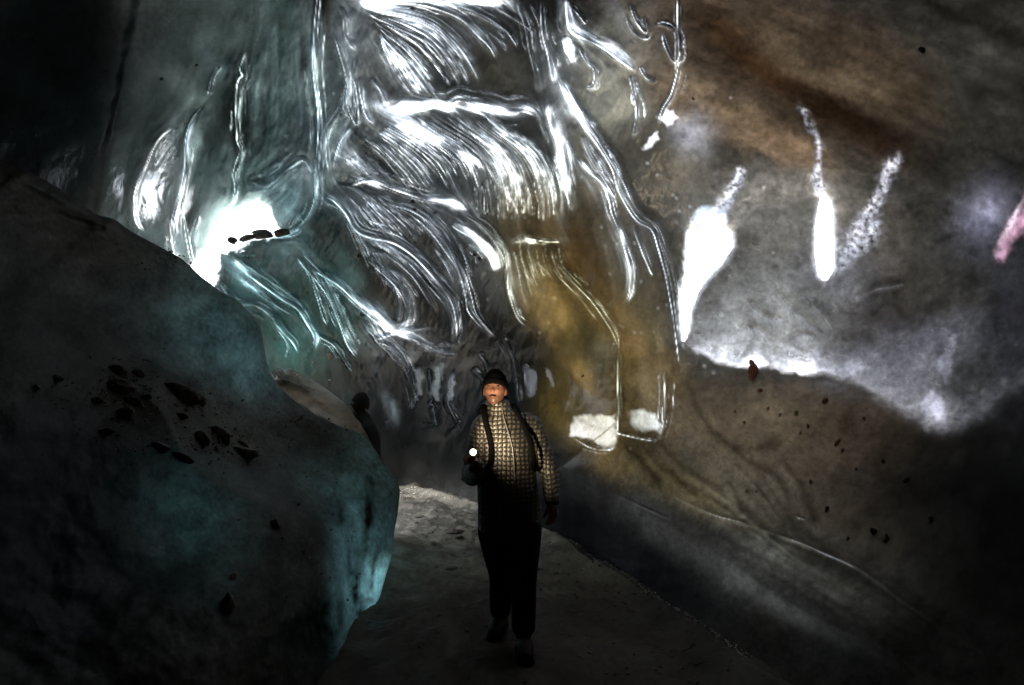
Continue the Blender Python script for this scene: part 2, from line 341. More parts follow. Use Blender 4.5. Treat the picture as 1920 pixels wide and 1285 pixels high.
# --- upper right tangle
cv([(1063, -10), (1067, 30), (1074, 55), (1093, 67), (1143, 95), (1193, 135)], 7, 13, wob=.4); cv([(1058, 68), (1066, 95), (1080, 115)], 8, 10)
cv([(1072, 10), (1085, 25), (1100, 45)], 5, 8); cv([(1085, 85), (1100, 115), (1115, 130), (1113, 160), (1095, 165)], 4, 7); cv([(1180, 140), (1190, 180), (1195, 215), (1187, 262)], 4, 8)
cv([(1183, 8), (1192, 35), (1210, 60), (1205, 30)], 5, 7); cv([(1200, 125), (1212, 145), (1232, 152)], 4, 8); cv([(1240, 55), (1250, 90), (1265, 115), (1272, 90), (1264, 55), (1245, 45), (1225, 48)], 4.5, 9)
cv([(1272, -10), (1274, 60), (1275, 120), (1262, 175), (1245, 205), (1232, 240)], 5, 9); cv([(1090, 205), (1105, 225), (1117, 240)], 5, 9); cv([(1135, 270), (1143, 280), (1150, 298)], 5, 8)
# --- left: hanging fins, curtain
cv([(383, 197), (360, 230), (350, 267), (348, 317), (340, 360), (325, 410), (324, 447), (332, 490)], 4, 14, 'stepl', taper=(.1, .05), wob=.1)
cv([(333, 237), (300, 263), (280, 307), (263, 340), (255, 373), (257, 415), (275, 440)], 4, 10, 'step', wob=.2)
G.family([(325, 245), (300, 275), (280, 320)], [(335, 290), (320, 320), (300, 350)], 8, 2.4, 5, seed=10); G.family([(258, 385), (262, 405), (264, 425)], [(290, 380), (296, 395), (300, 410)], 7, 2.4, 4, seed=11)
cv([(467, 90), (453, 127), (457, 143), (447, 163), (446, 257), (452, 283), (440, 327), (444, 350), (436, 380), (415, 395)], 5, 12, 'step', wob=.3)
cv([(415, 120), (400, 145), (392, 180)], 5, 6); cv([(597, 0), (592, 60), (590, 133), (600, 233), (593, 333), (590, 383), (570, 420), (545, 440)], 5, 14, 'stepl', taper=(0, .1), wob=.1)
cv([(625, 60), (640, 100), (655, 160), (640, 200), (605, 260), (604, 330), (615, 360)], 6, 7); cv([(662, 240), (640, 270), (626, 320)], 5, 8, 'stepl')
cv([(655, 150), (652, 190), (665, 228), (670, 225), (665, 170), (657, 140)], 4, 7); cv([(673, 143), (680, 190), (690, 220), (705, 232)], 4, 7); cv([(695, 147), (715, 170), (728, 200)], 4, 6)
cv([(632, 10), (645, 30), (650, 70), (668, 95)], 5, 6); cv([(375, 400), (360, 450), (372, 500)], 6, 8); cv([(345, 400), (352, 450), (362, 495)], 4, 7)
cv([(470, 340), (500, 345), (545, 310), (570, 300), (590, 330)], 6, 8, wob=.4); cv([(540, 430), (558, 400), (572, 420)], 4, 7); cv([(430, 480), (440, 460), (470, 445), (545, 440), (570, 425)], 6, 12, 'step')
cv([(440, 476), (480, 478)], 5, 5)
# --- lower right: shelf line and long creases
SHELF = [(1040, 850), (1060, 880), (1110, 915), (1200, 955), (1300, 1010), (1400, 1075), (1500, 1140), (1600, 1190), (1750, 1260), (1900, 1330)]
cv(SHELF, 22, 26, 'stepl', taper=(.03, 0), wob=.05, thin=0)
cv([(1262, 930), (1330, 960), (1410, 985), (1460, 1003), (1530, 1030), (1610, 1065), (1700, 1130), (1800, 1195), (1920, 1275)], 4, 5, 'stepl', taper=(.1, .3), wob=.2, thin=0)
cv([(1262, 930), (1330, 962), (1380, 976), (1415, 988)], 2.6, 2.5, taper=(.1, .35), wob=.5, thin=.34); cv([(1460, 1003), (1500, 1016), (1560, 1043), (1612, 1068)], 3.2, 2.5, taper=(.05, .2), wob=.5, thin=.42); cv([(1492, 968), (1512, 974)], 3, 2, thin=.4); cv([(1150, 925), (1200, 948), (1260, 975)], 3, 3, thin=.2)
cv([(1280, 700), (1300, 770), (1340, 830), (1400, 870), (1450, 900), (1480, 960)], 12, 12, 'step', thin=0); cv([(1165, 830), (1200, 880), (1240, 920)], 9, 9, thin=0); cv([(1310, 800), (1360, 840), (1420, 850), (1470, 835)], 12, 9, thin=0)
for c in ([(1460, 860), (1500, 920), (1530, 1000)], [(1360, 900), (1380, 940), (1395, 975)], [(1250, 880), (1280, 920), (1310, 935)], [(1185, 850), (1225, 900), (1235, 935)]): cv(c, 9, 8, wob=.3, thin=0)
G.family([(1270, 700), (1330, 800), (1420, 880), (1500, 1000), (1620, 1060)], [(1170, 840), (1230, 910), (1330, 960), (1450, 1040), (1560, 1120)], 9, 8, 3.4, 'rib', seed=21, thin=0)
G.family([(1190, 960), (1350, 1050), (1500, 1150), (1700, 1250)], [(1290, 950), (1450, 1010), (1620, 1090), (1900, 1270)], 6, 14, 3.0, 'rib', seed=22, thin=0)
for c in ([(1400, 560), (1430, 590), (1470, 600)], [(1480, 640), (1500, 628), (1530, 630)], [(1390, 620), (1420, 615), (1445, 640), (1455, 680)], [(1450, 540), (1500, 590), (1545, 630)], [(1330, 560), (1320, 600), (1300, 640)], [(1345, 560), (1335, 600), (1310, 642)], [(1520, 560), (1560, 610), (1550, 640)], [(1600, 560), (1640, 540), (1700, 530)]): cv(c, 7, 6, wob=.3, thin=.25)
# edge between the dark smooth ice and the lit ice at upper left
cv([(270, -20), (250, 80), (225, 200), (205, 320), (190, 420)], 16, 14, 'stepl', taper=(0, 0), wob=.1, thin=0)
# veins in the right wall
VEIN = [([(1487, 200), (1510, 213), (1527, 247), (1535, 283), (1533, 327), (1543, 360), (1547, 380)], 6), ([(1690, 277), (1667, 320), (1650, 367), (1630, 400), (1613, 427), (1590, 467), (1573, 495)], 11), ([(1393, 307), (1377, 353), (1347, 393), (1318, 417)], 10),
        ([(1570, 500), (1600, 470), (1640, 425)], 10)]
for p, ww in VEIN: cv(p, ww, -5, thin=0)
# broad undulation and melt dimples
vb_ = np.interp(U, [1270, 1300, 1340, 1400, 1440, 1500, 1540, 1600, 1700, 1760, 1800, 1860, 1930, 2100], [640, 655, 680, 694, 690, 706, 700, 718, 772, 792, 788, 760, 700, 600]) - Vv
G.H -= 13 * sstep(1, 0, np.clip((U - 1560) / 200, 0, 1)) * sstep(-14, 6, vb_) * np.exp(-np.clip(vb_, 0, 600) / 90) * sstep(1250, 1330, U)
clear = np.clip(G.blob(820, 380, 420, 520, 0, 4) + G.blob(450, 400, 300, 330, 0, 4), 0, 1)
G.H += 9 * fbm(U / 150, Vv / 150, 3, 20) + 3.2 * fbm(U / 45 + .3 * Vv / 45, Vv / 70, 3, 24) * (.5 + clear)
G.H += 1.3 * clear * fbm(U / 9 + Vv / 30, Vv / 28 - U / 60, 3, 28) + (1 - clear) * 1.0 * fbm(U / 22, Vv / 22, 3, 33) * (1 - .7 * sstep(1500, 1800, U))
BRIGHT = [(.16, 700, 330, 420, 380, 0, 4), (1.3, 880, 203, 150, 11, 2, 2), (1.5, 765, 205, 30, 12), (1.5, 815, 272, 110, 16, 35), (1.1, 895, 302, 55, 16, 25), (.9, 960, 290, 60, 20, 40), (.55, 745, 120, 45, 70, -25), (.5, 830, 60, 120, 30, 25),
    (1.9, 800, -6, 150, 20, 4), (1.6, 700, 10, 30, 12), (1.4, 905, 0, 50, 12, 20), (.5, 690, 310, 80, 50, 30), (1.1, 700, 345, 60, 8, 4), (1.1, 840, 380, 70, 12, 16), (.75, 700, 395, 60, 35, 40), (1.3, 900, 450, 45, 12, 48), (.7, 860, 520, 60, 14, 60), (.6, 620, 540, 60, 16, 45), (.6, 700, 580, 60, 20, 40),
    (.8, 720, 625, 50, 14), (1.1, 1003, 452, 50, 8), (1.0, 1080, 205, 40, 10, 55), (.8, 1055, 330, 14, 80), (.5, 960, 370, 80, 50), (.8, 1130, 80, 70, 12, 30), (1.3, 1068, 95, 8, 22, -15), (.4, 1100, 330, 80, 14, 55), (.6, 500, 560, 90, 14, 38), (.5, 440, 500, 80, 14, 38),
    (.5, 820, 720, 18, 40), (.45, 845, 730, 12, 40), (.5, 700, 720, 20, 45), (.35, 760, 660, 60, 20), (.35, 300, 320, 30, 80, 15), (.5, 280, 395, 26, 20), (.5, 520, 380, 70, 50), (.35, 500, 200, 120, 200), (.7, 990, 520, 30, 40), (.35, 1040, 140, 26, 110), (.5, 1150, 60, 110, 90), (.35, 1180, 480, 50, 120), (.4, 1200, 760, 50, 60)]  # where the painted highlight streaks are strongest
DARK = [(.85, 930, 125, 75, 45, 30, 3), (.8, 705, 545, 32, 40, 50, 3), (.85, 802, 565, 32, 62, -20, 3), (.8, 800, 445, 60, 22, 45, 3), (.9, 930, 640, 90, 50, -10, 3), (.7, 850, 180, 40, 12, 30), (.7, 615, 430, 30, 60, -30, 3), (.6, 540, 560, 30, 40, 40), (.6, 410, 240, 36, 90, 8, 3), (.8, 750, 800, 200, 18), (.7, 760, 730, 30, 50), (.6, 840, 270, 20, 10, 35)]  # where the painted streak light is held back

# --- melt water runs along the flutes: fine striation that follows them everywhere
def blur(a, k, it=3):
    for _ in range(it):
        for ax in (0, 1):
            c = np.cumsum(np.concatenate([np.repeat(np.take(a, [0], ax), k + 1, ax), a, np.repeat(np.take(a, [-1], ax), k, ax)], ax), ax)
            n = a.shape[ax]; a = (np.take(c, np.arange(2 * k + 1, 2 * k + 1 + n), ax) - np.take(c, np.arange(0, n), ax)) / (2 * k + 1)
    return a
iu0, iu1 = np.searchsorted(us, -20), np.searchsorted(us, 1400); iv0, iv1 = np.searchsorted(vs, -20), np.searchsorted(vs, 1000)
FW = (slice(iv0, iv1), slice(iu0, iu1)); nv_, nu_ = iv1 - iv0, iu1 - iu0
q = 4; gh, gw = nv_ // q + 1, nu_ // q + 1; A = np.zeros((3, gh, gw))
for pts_, w_ in G.FLOW:
    dd = np.diff(pts_, axis=0); mid = (pts_[1:] + pts_[:-1]) / 2; th = 2 * np.arctan2(dd[:, 1], dd[:, 0])
    i = ((mid[:, 1] + 20) / 2 / q).astype(int); j = ((mid[:, 0] + 20) / 2 / q).astype(int); ok = (i >= 0) & (j >= 0) & (i < gh) & (j < gw)
    for k, val in enumerate((np.cos(th), np.sin(th), np.ones_like(th))): np.add.at(A[k], (i[ok], j[ok]), val[ok] * math.sqrt(w_))
acc = np.zeros_like(A)
for k_, wt in ((1, 1.0), (3, .3), (8, .06), (20, .01)): acc += np.stack([blur(a, k_) for a in A]) * wt
th = .5 * np.arctan2(acc[1] , acc[0] - 1e-6)
th = np.where(acc[2] < 1e-7, math.radians(70), th)
cs, sn = np.cos(2 * th), np.sin(2 * th)
iy = np.clip(np.arange(nv_) / q, 0, gh - 1.001); ix = np.clip(np.arange(nu_) / q, 0, gw - 1.001)
def up(a):
    i = iy.astype(int); j = ix.astype(int); f = (iy - i)[:, None]; g_ = (ix - j)[None]
    return (a[i][:, j] * (1 - f) + a[i + 1][:, j] * f) * (1 - g_) + (a[i][:, j + 1] * (1 - f) + a[i + 1][:, j + 1] * f) * g_
th = .5 * np.arctan2(up(sn), up(cs)); dx, dy = np.cos(th), np.sin(th)
def lic(src, n, st=1.0):
    out = src.copy(); yy, xx = np.meshgrid(np.arange(nv_, dtype=float), np.arange(nu_, dtype=float), indexing='ij')
    for sg in (1, -1):
        x, y = xx.copy(), yy.copy(); px, py = dx * sg, dy * sg
        for k in range(n):
            x += px * st; y += py * st
            i = np.clip(y.round().astype(int), 0, nv_ - 1); j = np.clip(x.round().astype(int), 0, nu_ - 1)
            out += src[i, j] * (1 - (k / n) ** 2); nx, ny = dx[i, j], dy[i, j]; s_ = np.where(nx * px + ny * py < 0, -1, 1); px, py = nx * s_, ny * s_
    return out
def norm(a): a = a - a.mean(); return a / a.std()
fr = np.random.default_rng(5)
l1 = norm(lic(blur(fr.standard_normal((nv_, nu_)), 1, 2), 16)); l2 = norm(lic(blur(fr.standard_normal((nv_, nu_)), 3, 2), 22, 1.6)); l3 = norm(lic(blur(fr.standard_normal((nv_, nu_)), 7, 2), 24, 2.2))
l0 = norm(lic(fr.standard_normal((nv_, nu_)), 12))
cw = clear[FW]; Bm = np.zeros(U.shape)
for (a_, *e) in BRIGHT: Bm += a_ * G.blob(*e)
for (a_, *e) in DARK: Bm *= 1 - a_ * G.blob(*e)
Bm += G.B * .62
bw = np.clip(Bm[FW], 0, 2.5)
G.H[FW] += cw * (.7 * l1 + 1.5 * l2 + 2.6 * l3) * (.14 + np.clip(bw, 0, 1)) * 1.0
fil = .9 * np.exp(-((l2 + .4) / .16) ** 2) + .8 * np.exp(-((l3 - .2) / .09) ** 2) + .5 * np.exp(-((l1 - .9) / .5) ** 2) + .35 * np.clip(l0, 0, 2)
big = sstep(.2, 1.7, l3 + .7 * l2 + 1.1 * (bw - .75))
LF = np.zeros(U.shape); LF[FW] = cw * bw * (.55 * fil * (.4 + .6 * sstep(-.6, 1.0, l3 + .5 * l2)) + .5 * big * bw)  # bright filaments of light, painted along the striation
# --- holes to the daylight
HOLES = [[(1293, 432), (1330, 425), (1353, 420), (1371, 437), (1372, 463), (1353, 493), (1320, 527), (1307, 550), (1293, 587), (1290, 620), (1281, 643), (1278, 600), (1277, 550), (1287, 510), (1290, 467)],
         [(1534, 395), (1540, 374), (1547, 368), (1556, 377), (1561, 400), (1563, 470), (1560, 508), (1547, 528), (1536, 516), (1529, 480), (1530, 430)],
         [(404, 430), (430, 395), (452, 400), (463, 385), (485, 378), (500, 388), (503, 402), (516, 425), (520, 437), (470, 445), (440, 462), (425, 462), (408, 470), (405, 495), (395, 525), (372, 522), (362, 503), (385, 470), (400, 450)],
         [(60, 490), (200, 525), (330, 585), (420, 640), (455, 720), (460, 880), (60, 880)], [(560, 835), (655, 848), (684, 880), (688, 955), (560, 955)]]  # unseen passage mouth, widened, and second opening added, to light floor and mound
keep = np.ones(U.shape, bool); halo = np.zeros(U.shape)
for hp in HOLES:
    sd_ = G.poly(hp, 16) + 2.2 * fbm(U / 14, Vv / 14, 3, 40)
    keep &= sd_ < 0; halo = np.maximum(halo, np.exp(np.clip(sd_, -300, 0) / 7.0) * .8 + .16 * np.exp(np.clip(sd_, -300, 0) / 26.0))
    G.H -= 40 * np.exp(np.clip(sd_, -200, 0) / 6.0)
# --- ice colours: silt body + glow: ice tints with lit and dark tones of daylight painted in
def layer(base, items):
    c = np.zeros(U.shape + (3,)) + np.array(base)
    for m, col in items: c = c * (1 - m[..., None]) + np.array(col) * m[..., None]
    return c
wu = 14 * fbm(U / 55, Vv / 55, 4, 140) + 5 * fbm(U / 14, Vv / 14, 2, 146); wv = 14 * fbm(U / 55, Vv / 55, 4, 150) + 5 * fbm(U / 14, Vv / 14, 2, 156)
U0, V0 = U, Vv; G.U, G.V = U0 + wu, V0 + wv
K = lambda s_, *a, **k: np.clip(s_ * G.blob(*a, **k), 0, 1)
def g8(r, g_, b): return (np.array((r, g_, b)) / 255.) ** 2.2 / 44
def PM(pts, soft=5, s_=1.0):
    return s_ * sstep(-soft, soft, G.poly(pts, 12))
body = layer((.05, .05, .045), [(K(1, 480, 400, 330, 420, p=4), (.03, .045, .045)), (K(1, 800, 350, 260, 420, p=4), (.02, .022, .022)), (K(1, 800, 720, 260, 120, p=4), (.012, .016, .02)),
    (K(.95, 1060, 560, 90, 260, -25, p=3), (.13, .09, .035)), (K(.9, 1150, 720, 110, 160, -20, p=3), (.15, .11, .045)), (K(.9, 1000, 370, 70, 70), (.07, .055, .035)), (K(1, 1400, 170, 260, 90, 25, p=3), (.09, .06, .04)), (K(1, 1600, 300, 200, 60, 30), (.02, .014, .01)),
    (K(.9, 1480, 480, 260, 120, p=3), (.05, .045, .04)), (K(1, 1450, 850, 260, 130, 10, p=3), (.10, .088, .07)), (K(1, 1900, 900, 260, 400, p=4), (.006, .006, .006)), (K(1, 60, 200, 180, 400, 8, p=6), (.004, .005, .005)), (K(1, 1350, 1060, 420, 60, 32, p=4), (.045, .045, .045)), (K(1, 1080, 980, 330, 60, 32, p=4), (.010, .012, .015))]) * .6
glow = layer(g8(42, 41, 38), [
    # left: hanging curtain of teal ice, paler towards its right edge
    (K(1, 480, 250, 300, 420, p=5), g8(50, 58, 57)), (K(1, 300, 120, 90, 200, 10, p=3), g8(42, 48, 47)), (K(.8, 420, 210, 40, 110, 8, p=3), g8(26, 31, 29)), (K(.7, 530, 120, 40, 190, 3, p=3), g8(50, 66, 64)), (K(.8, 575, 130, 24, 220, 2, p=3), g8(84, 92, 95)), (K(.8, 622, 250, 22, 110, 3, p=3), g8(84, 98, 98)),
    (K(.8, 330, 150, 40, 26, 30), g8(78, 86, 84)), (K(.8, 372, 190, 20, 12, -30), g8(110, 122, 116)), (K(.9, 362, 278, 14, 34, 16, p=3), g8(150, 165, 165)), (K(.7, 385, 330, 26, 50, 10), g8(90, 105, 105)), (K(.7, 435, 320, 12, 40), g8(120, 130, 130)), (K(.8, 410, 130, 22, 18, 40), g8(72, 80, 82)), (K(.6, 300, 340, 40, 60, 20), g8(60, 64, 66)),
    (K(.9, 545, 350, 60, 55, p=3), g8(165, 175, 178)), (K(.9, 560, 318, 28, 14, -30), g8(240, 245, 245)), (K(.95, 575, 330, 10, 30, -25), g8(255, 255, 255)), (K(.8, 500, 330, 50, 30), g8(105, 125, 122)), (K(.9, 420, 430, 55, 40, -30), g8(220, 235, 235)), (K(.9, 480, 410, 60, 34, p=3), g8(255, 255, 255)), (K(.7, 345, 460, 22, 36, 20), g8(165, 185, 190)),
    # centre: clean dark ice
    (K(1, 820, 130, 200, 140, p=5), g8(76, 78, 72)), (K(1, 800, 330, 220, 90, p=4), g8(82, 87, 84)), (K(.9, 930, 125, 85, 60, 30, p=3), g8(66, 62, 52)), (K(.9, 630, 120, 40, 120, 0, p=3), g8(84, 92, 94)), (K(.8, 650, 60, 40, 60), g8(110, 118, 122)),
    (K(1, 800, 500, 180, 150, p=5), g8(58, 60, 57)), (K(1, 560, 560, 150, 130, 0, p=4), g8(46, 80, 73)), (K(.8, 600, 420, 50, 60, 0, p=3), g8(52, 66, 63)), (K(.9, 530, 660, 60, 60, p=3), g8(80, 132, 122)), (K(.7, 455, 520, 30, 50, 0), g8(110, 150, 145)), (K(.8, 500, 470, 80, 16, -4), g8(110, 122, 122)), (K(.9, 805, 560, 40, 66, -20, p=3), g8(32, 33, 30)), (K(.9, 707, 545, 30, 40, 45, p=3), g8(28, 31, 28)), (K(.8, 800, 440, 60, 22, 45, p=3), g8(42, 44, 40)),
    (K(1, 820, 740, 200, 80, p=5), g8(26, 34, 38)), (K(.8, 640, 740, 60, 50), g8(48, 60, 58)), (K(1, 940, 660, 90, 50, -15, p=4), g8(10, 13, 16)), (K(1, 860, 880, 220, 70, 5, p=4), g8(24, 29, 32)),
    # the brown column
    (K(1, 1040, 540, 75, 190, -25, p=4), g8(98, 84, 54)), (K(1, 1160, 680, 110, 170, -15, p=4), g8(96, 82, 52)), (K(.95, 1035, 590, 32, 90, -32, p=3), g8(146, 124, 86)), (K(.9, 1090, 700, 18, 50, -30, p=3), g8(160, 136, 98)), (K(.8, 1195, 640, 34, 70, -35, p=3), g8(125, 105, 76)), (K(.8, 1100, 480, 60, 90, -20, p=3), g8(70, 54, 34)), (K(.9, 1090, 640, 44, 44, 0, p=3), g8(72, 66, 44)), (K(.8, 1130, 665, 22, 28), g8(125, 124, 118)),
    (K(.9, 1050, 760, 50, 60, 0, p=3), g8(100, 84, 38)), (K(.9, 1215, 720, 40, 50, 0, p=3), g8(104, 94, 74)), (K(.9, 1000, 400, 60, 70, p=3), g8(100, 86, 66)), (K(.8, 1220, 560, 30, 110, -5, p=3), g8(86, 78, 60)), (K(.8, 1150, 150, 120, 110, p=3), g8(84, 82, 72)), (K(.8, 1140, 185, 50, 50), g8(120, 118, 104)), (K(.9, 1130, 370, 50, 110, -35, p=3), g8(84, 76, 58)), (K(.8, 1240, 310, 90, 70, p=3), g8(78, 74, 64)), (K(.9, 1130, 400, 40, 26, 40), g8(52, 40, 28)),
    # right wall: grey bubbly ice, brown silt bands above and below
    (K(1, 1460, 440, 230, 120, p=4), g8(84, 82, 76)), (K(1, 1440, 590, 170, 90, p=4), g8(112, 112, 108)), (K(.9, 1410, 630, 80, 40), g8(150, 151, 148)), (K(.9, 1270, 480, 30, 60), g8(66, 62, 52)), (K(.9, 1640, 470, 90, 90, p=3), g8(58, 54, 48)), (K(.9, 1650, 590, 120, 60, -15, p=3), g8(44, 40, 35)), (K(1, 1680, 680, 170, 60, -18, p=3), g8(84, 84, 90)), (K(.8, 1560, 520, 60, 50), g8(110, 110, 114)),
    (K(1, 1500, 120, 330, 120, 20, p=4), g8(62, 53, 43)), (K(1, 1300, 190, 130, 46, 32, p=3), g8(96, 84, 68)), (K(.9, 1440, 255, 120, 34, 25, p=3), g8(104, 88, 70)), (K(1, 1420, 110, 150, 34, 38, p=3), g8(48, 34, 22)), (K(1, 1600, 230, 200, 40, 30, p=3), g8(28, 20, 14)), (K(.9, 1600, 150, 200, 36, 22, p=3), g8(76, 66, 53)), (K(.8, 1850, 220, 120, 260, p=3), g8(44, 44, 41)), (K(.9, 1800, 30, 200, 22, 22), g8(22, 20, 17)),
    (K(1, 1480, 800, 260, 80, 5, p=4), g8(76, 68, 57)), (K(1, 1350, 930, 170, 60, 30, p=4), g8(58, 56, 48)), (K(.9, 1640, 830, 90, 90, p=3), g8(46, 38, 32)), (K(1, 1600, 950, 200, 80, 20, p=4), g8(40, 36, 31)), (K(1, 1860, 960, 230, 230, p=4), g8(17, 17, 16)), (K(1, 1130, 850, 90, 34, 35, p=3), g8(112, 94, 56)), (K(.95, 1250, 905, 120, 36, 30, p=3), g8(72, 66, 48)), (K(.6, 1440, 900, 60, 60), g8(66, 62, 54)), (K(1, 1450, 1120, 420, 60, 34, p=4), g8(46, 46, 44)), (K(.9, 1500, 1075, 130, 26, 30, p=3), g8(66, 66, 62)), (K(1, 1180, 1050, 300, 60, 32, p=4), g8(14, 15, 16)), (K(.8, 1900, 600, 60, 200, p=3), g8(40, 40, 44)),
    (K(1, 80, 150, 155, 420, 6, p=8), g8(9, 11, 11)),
    # pale windows: daylight painted in as bright patches of glow
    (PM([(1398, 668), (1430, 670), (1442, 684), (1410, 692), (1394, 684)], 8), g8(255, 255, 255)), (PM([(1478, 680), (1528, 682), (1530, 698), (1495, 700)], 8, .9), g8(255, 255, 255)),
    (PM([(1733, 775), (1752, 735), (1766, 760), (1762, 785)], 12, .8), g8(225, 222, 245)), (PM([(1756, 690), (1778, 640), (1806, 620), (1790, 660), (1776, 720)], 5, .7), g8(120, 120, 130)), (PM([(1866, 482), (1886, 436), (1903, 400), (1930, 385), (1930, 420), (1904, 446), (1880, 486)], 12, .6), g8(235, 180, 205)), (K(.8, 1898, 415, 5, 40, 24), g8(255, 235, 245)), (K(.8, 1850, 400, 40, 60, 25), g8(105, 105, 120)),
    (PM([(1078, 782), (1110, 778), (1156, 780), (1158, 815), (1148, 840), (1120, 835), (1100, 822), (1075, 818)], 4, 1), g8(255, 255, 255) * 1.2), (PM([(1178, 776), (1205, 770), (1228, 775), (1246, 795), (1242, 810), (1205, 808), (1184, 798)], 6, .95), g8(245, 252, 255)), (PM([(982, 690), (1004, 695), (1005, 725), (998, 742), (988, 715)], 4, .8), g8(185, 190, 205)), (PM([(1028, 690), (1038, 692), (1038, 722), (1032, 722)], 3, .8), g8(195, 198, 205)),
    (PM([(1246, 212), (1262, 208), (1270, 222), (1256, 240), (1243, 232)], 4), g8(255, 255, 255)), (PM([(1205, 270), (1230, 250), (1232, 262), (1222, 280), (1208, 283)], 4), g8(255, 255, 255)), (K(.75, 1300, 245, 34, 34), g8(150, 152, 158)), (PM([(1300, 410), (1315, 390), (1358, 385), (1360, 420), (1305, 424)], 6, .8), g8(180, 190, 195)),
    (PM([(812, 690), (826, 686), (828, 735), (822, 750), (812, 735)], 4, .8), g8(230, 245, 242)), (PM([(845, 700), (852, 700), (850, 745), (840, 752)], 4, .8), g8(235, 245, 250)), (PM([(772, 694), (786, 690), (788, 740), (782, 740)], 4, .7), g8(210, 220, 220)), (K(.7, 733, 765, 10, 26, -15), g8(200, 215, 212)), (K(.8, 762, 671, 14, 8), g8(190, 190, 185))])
for p, ww in VEIN:
    W_, D_, T_, _ = G.dist(p, ww * 3)
    ww2 = ww * (.55 + .75 * T_ ** .7) * (1 + .5 * fbm(U0[W_] / 22, V0[W_] / 22, 2, 61)); m = np.exp(-(D_ / ww2) ** 2) * np.clip(.55 + 1.5 * fbm(U0[W_] / 9, V0[W_] / 9, 4, 60, gain=.65), 0, 1) * sstep(0, .12, T_); glow[W_] = glow[W_] * (1 - np.clip(m, 0, 1)[..., None]) + g8(190, 192, 202) * m[..., None]
G.U, G.V = U0, V0
vb = np.interp(U0 + 1.2 * wu, [1270, 1300, 1340, 1400, 1440, 1500, 1540, 1600, 1700, 1760, 1800, 1860, 1930, 2100], [640, 655, 680, 694, 690, 706, 700, 718, 772, 792, 788, 760, 700, 600]) + 6 * fbm(U0 / 22, V0 / 60, 3, 250); abv = vb - V0
amp = np.interp(U0, [1260, 1300, 1390, 1440, 1480, 1530, 1570, 1680, 1740, 1765, 1800, 1900], [0, .5, 1.2, .7, 1.3, 1.0, .25, .25, .8, 1.0, .25, .1])
ew = np.interp(U0, [1500, 1650, 1800], [1, 5, 9]); m_ = (sstep(-1, 1, (abv - 1) / (4 * ew)) * np.exp(-np.clip(abv, 0, 400) / (14 + 10 * amp)) * amp * np.clip(.9 + .9 * fbm(U0 / 18, V0 / 10, 4, 254), .1, 2))[..., None]; glow += m_ * g8(235, 235, 245)  # lit band painted into the glow above the fold, fading upward
m_ = (sstep(-1, 1, (abv - 3) / (6 * ew)) * np.exp(-np.clip(abv, 0, 400) / 75) * sstep(1270, 1330, U0) * sstep(1950, 1700, U0) * np.clip(.8 + 1.2 * fbm(wu / 8 + U0 / 55, V0 / 55, 4, 258), .1, 2))[..., None]; glow += m_ * g8(100, 101, 106)
right = sstep(1180, 1340, U0) * sstep(760, 700, V0 - .0 * U0) * sstep(240, 330, V0 - .15 * (U0 - 1300))
wx, wy = U0 + 16 * fbm(U0 / 50, V0 / 50, 3, 160), V0 + 16 * fbm(U0 / 50, V0 / 50, 3, 164)
wisp = fbm(wx / 46, wy / 46, 5, 168, ridged=True, gain=.62); hair = np.clip(1 - np.abs(fbm(wx / 40, wy / 30, 2, 174)) / .03, 0, 1) * np.clip(fbm(U0 / 30, V0 / 30, 2, 178) * 3, 0, 1)
bands = fbm((U0 * .91 + V0 * .41) / 150, (-U0 * .41 + V0 * .91) / 26, 5, 182, gain=.6)
fine = fbm(U0 / 11, V0 / 11, 4, 190, gain=.7)
mod = 1 + .35 * fbm(U0 / 60, V0 / 60, 4, 44) + (1 - clear) * .38 * fine * (.4 + .6 * sstep(1900, 1500, U0))
mod = mod + right * (1.25 * np.clip(wisp, -.7, 1.0) + .55 * np.clip(fbm(wx / 17, wy / 17, 4, 270, ridged=True, gain=.6), -.8, 1) + 2.4 * hair) + sstep(1150, 1350, U0) * sstep(330, 220, V0 - .25 * (U0 - 1300)) * .75 * bands
mod = mod + sstep(1250, 1400, U0) * sstep(700, 760, V0) * .7 * fbm((U0 * .75 + V0 * .66) / 26, (-U0 * .66 + V0 * .75) / 70, 5, 196, gain=.6)
br = np.clip(G.blob(1080, 560, 130, 330, -20, 4), 0, 1); fa = np.zeros(U.shape); fa[FW] = .22 * l3 + .16 * l2 + .10 * l1; mod = mod + fa * np.clip(clear + br, 0, 1) * .9 + br * .5 * fbm(wx / 40, wy / 40, 4, 205, gain=.6)
cur = G.blob(480, 190, 150, 260, 0, 4); mod = mod + cur * (.55 * fbm(wx / 16, wy / 85, 5, 212, gain=.65) + .7 * np.clip(fbm(wx / 5 + V0 / 40, V0 / 34, 3, 218) - .18, 0, 1)) * sstep(330, 480, U0) + cur * .7 * fbm(wx / 60, wy / 60, 4, 222) * sstep(470, 380, U0)
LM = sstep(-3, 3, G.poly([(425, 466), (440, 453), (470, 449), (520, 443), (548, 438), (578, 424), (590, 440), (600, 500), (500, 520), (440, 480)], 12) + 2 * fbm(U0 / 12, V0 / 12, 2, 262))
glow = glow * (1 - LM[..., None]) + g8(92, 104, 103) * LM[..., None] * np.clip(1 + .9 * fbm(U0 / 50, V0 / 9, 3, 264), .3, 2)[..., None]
glow *= np.clip(mod, .06, 3.2)[..., None]; body *= np.clip(1 + .7 * fbm(U0 / 40, V0 / 50, 4, 54) + .5 * fine, .1, 2.4)[..., None]
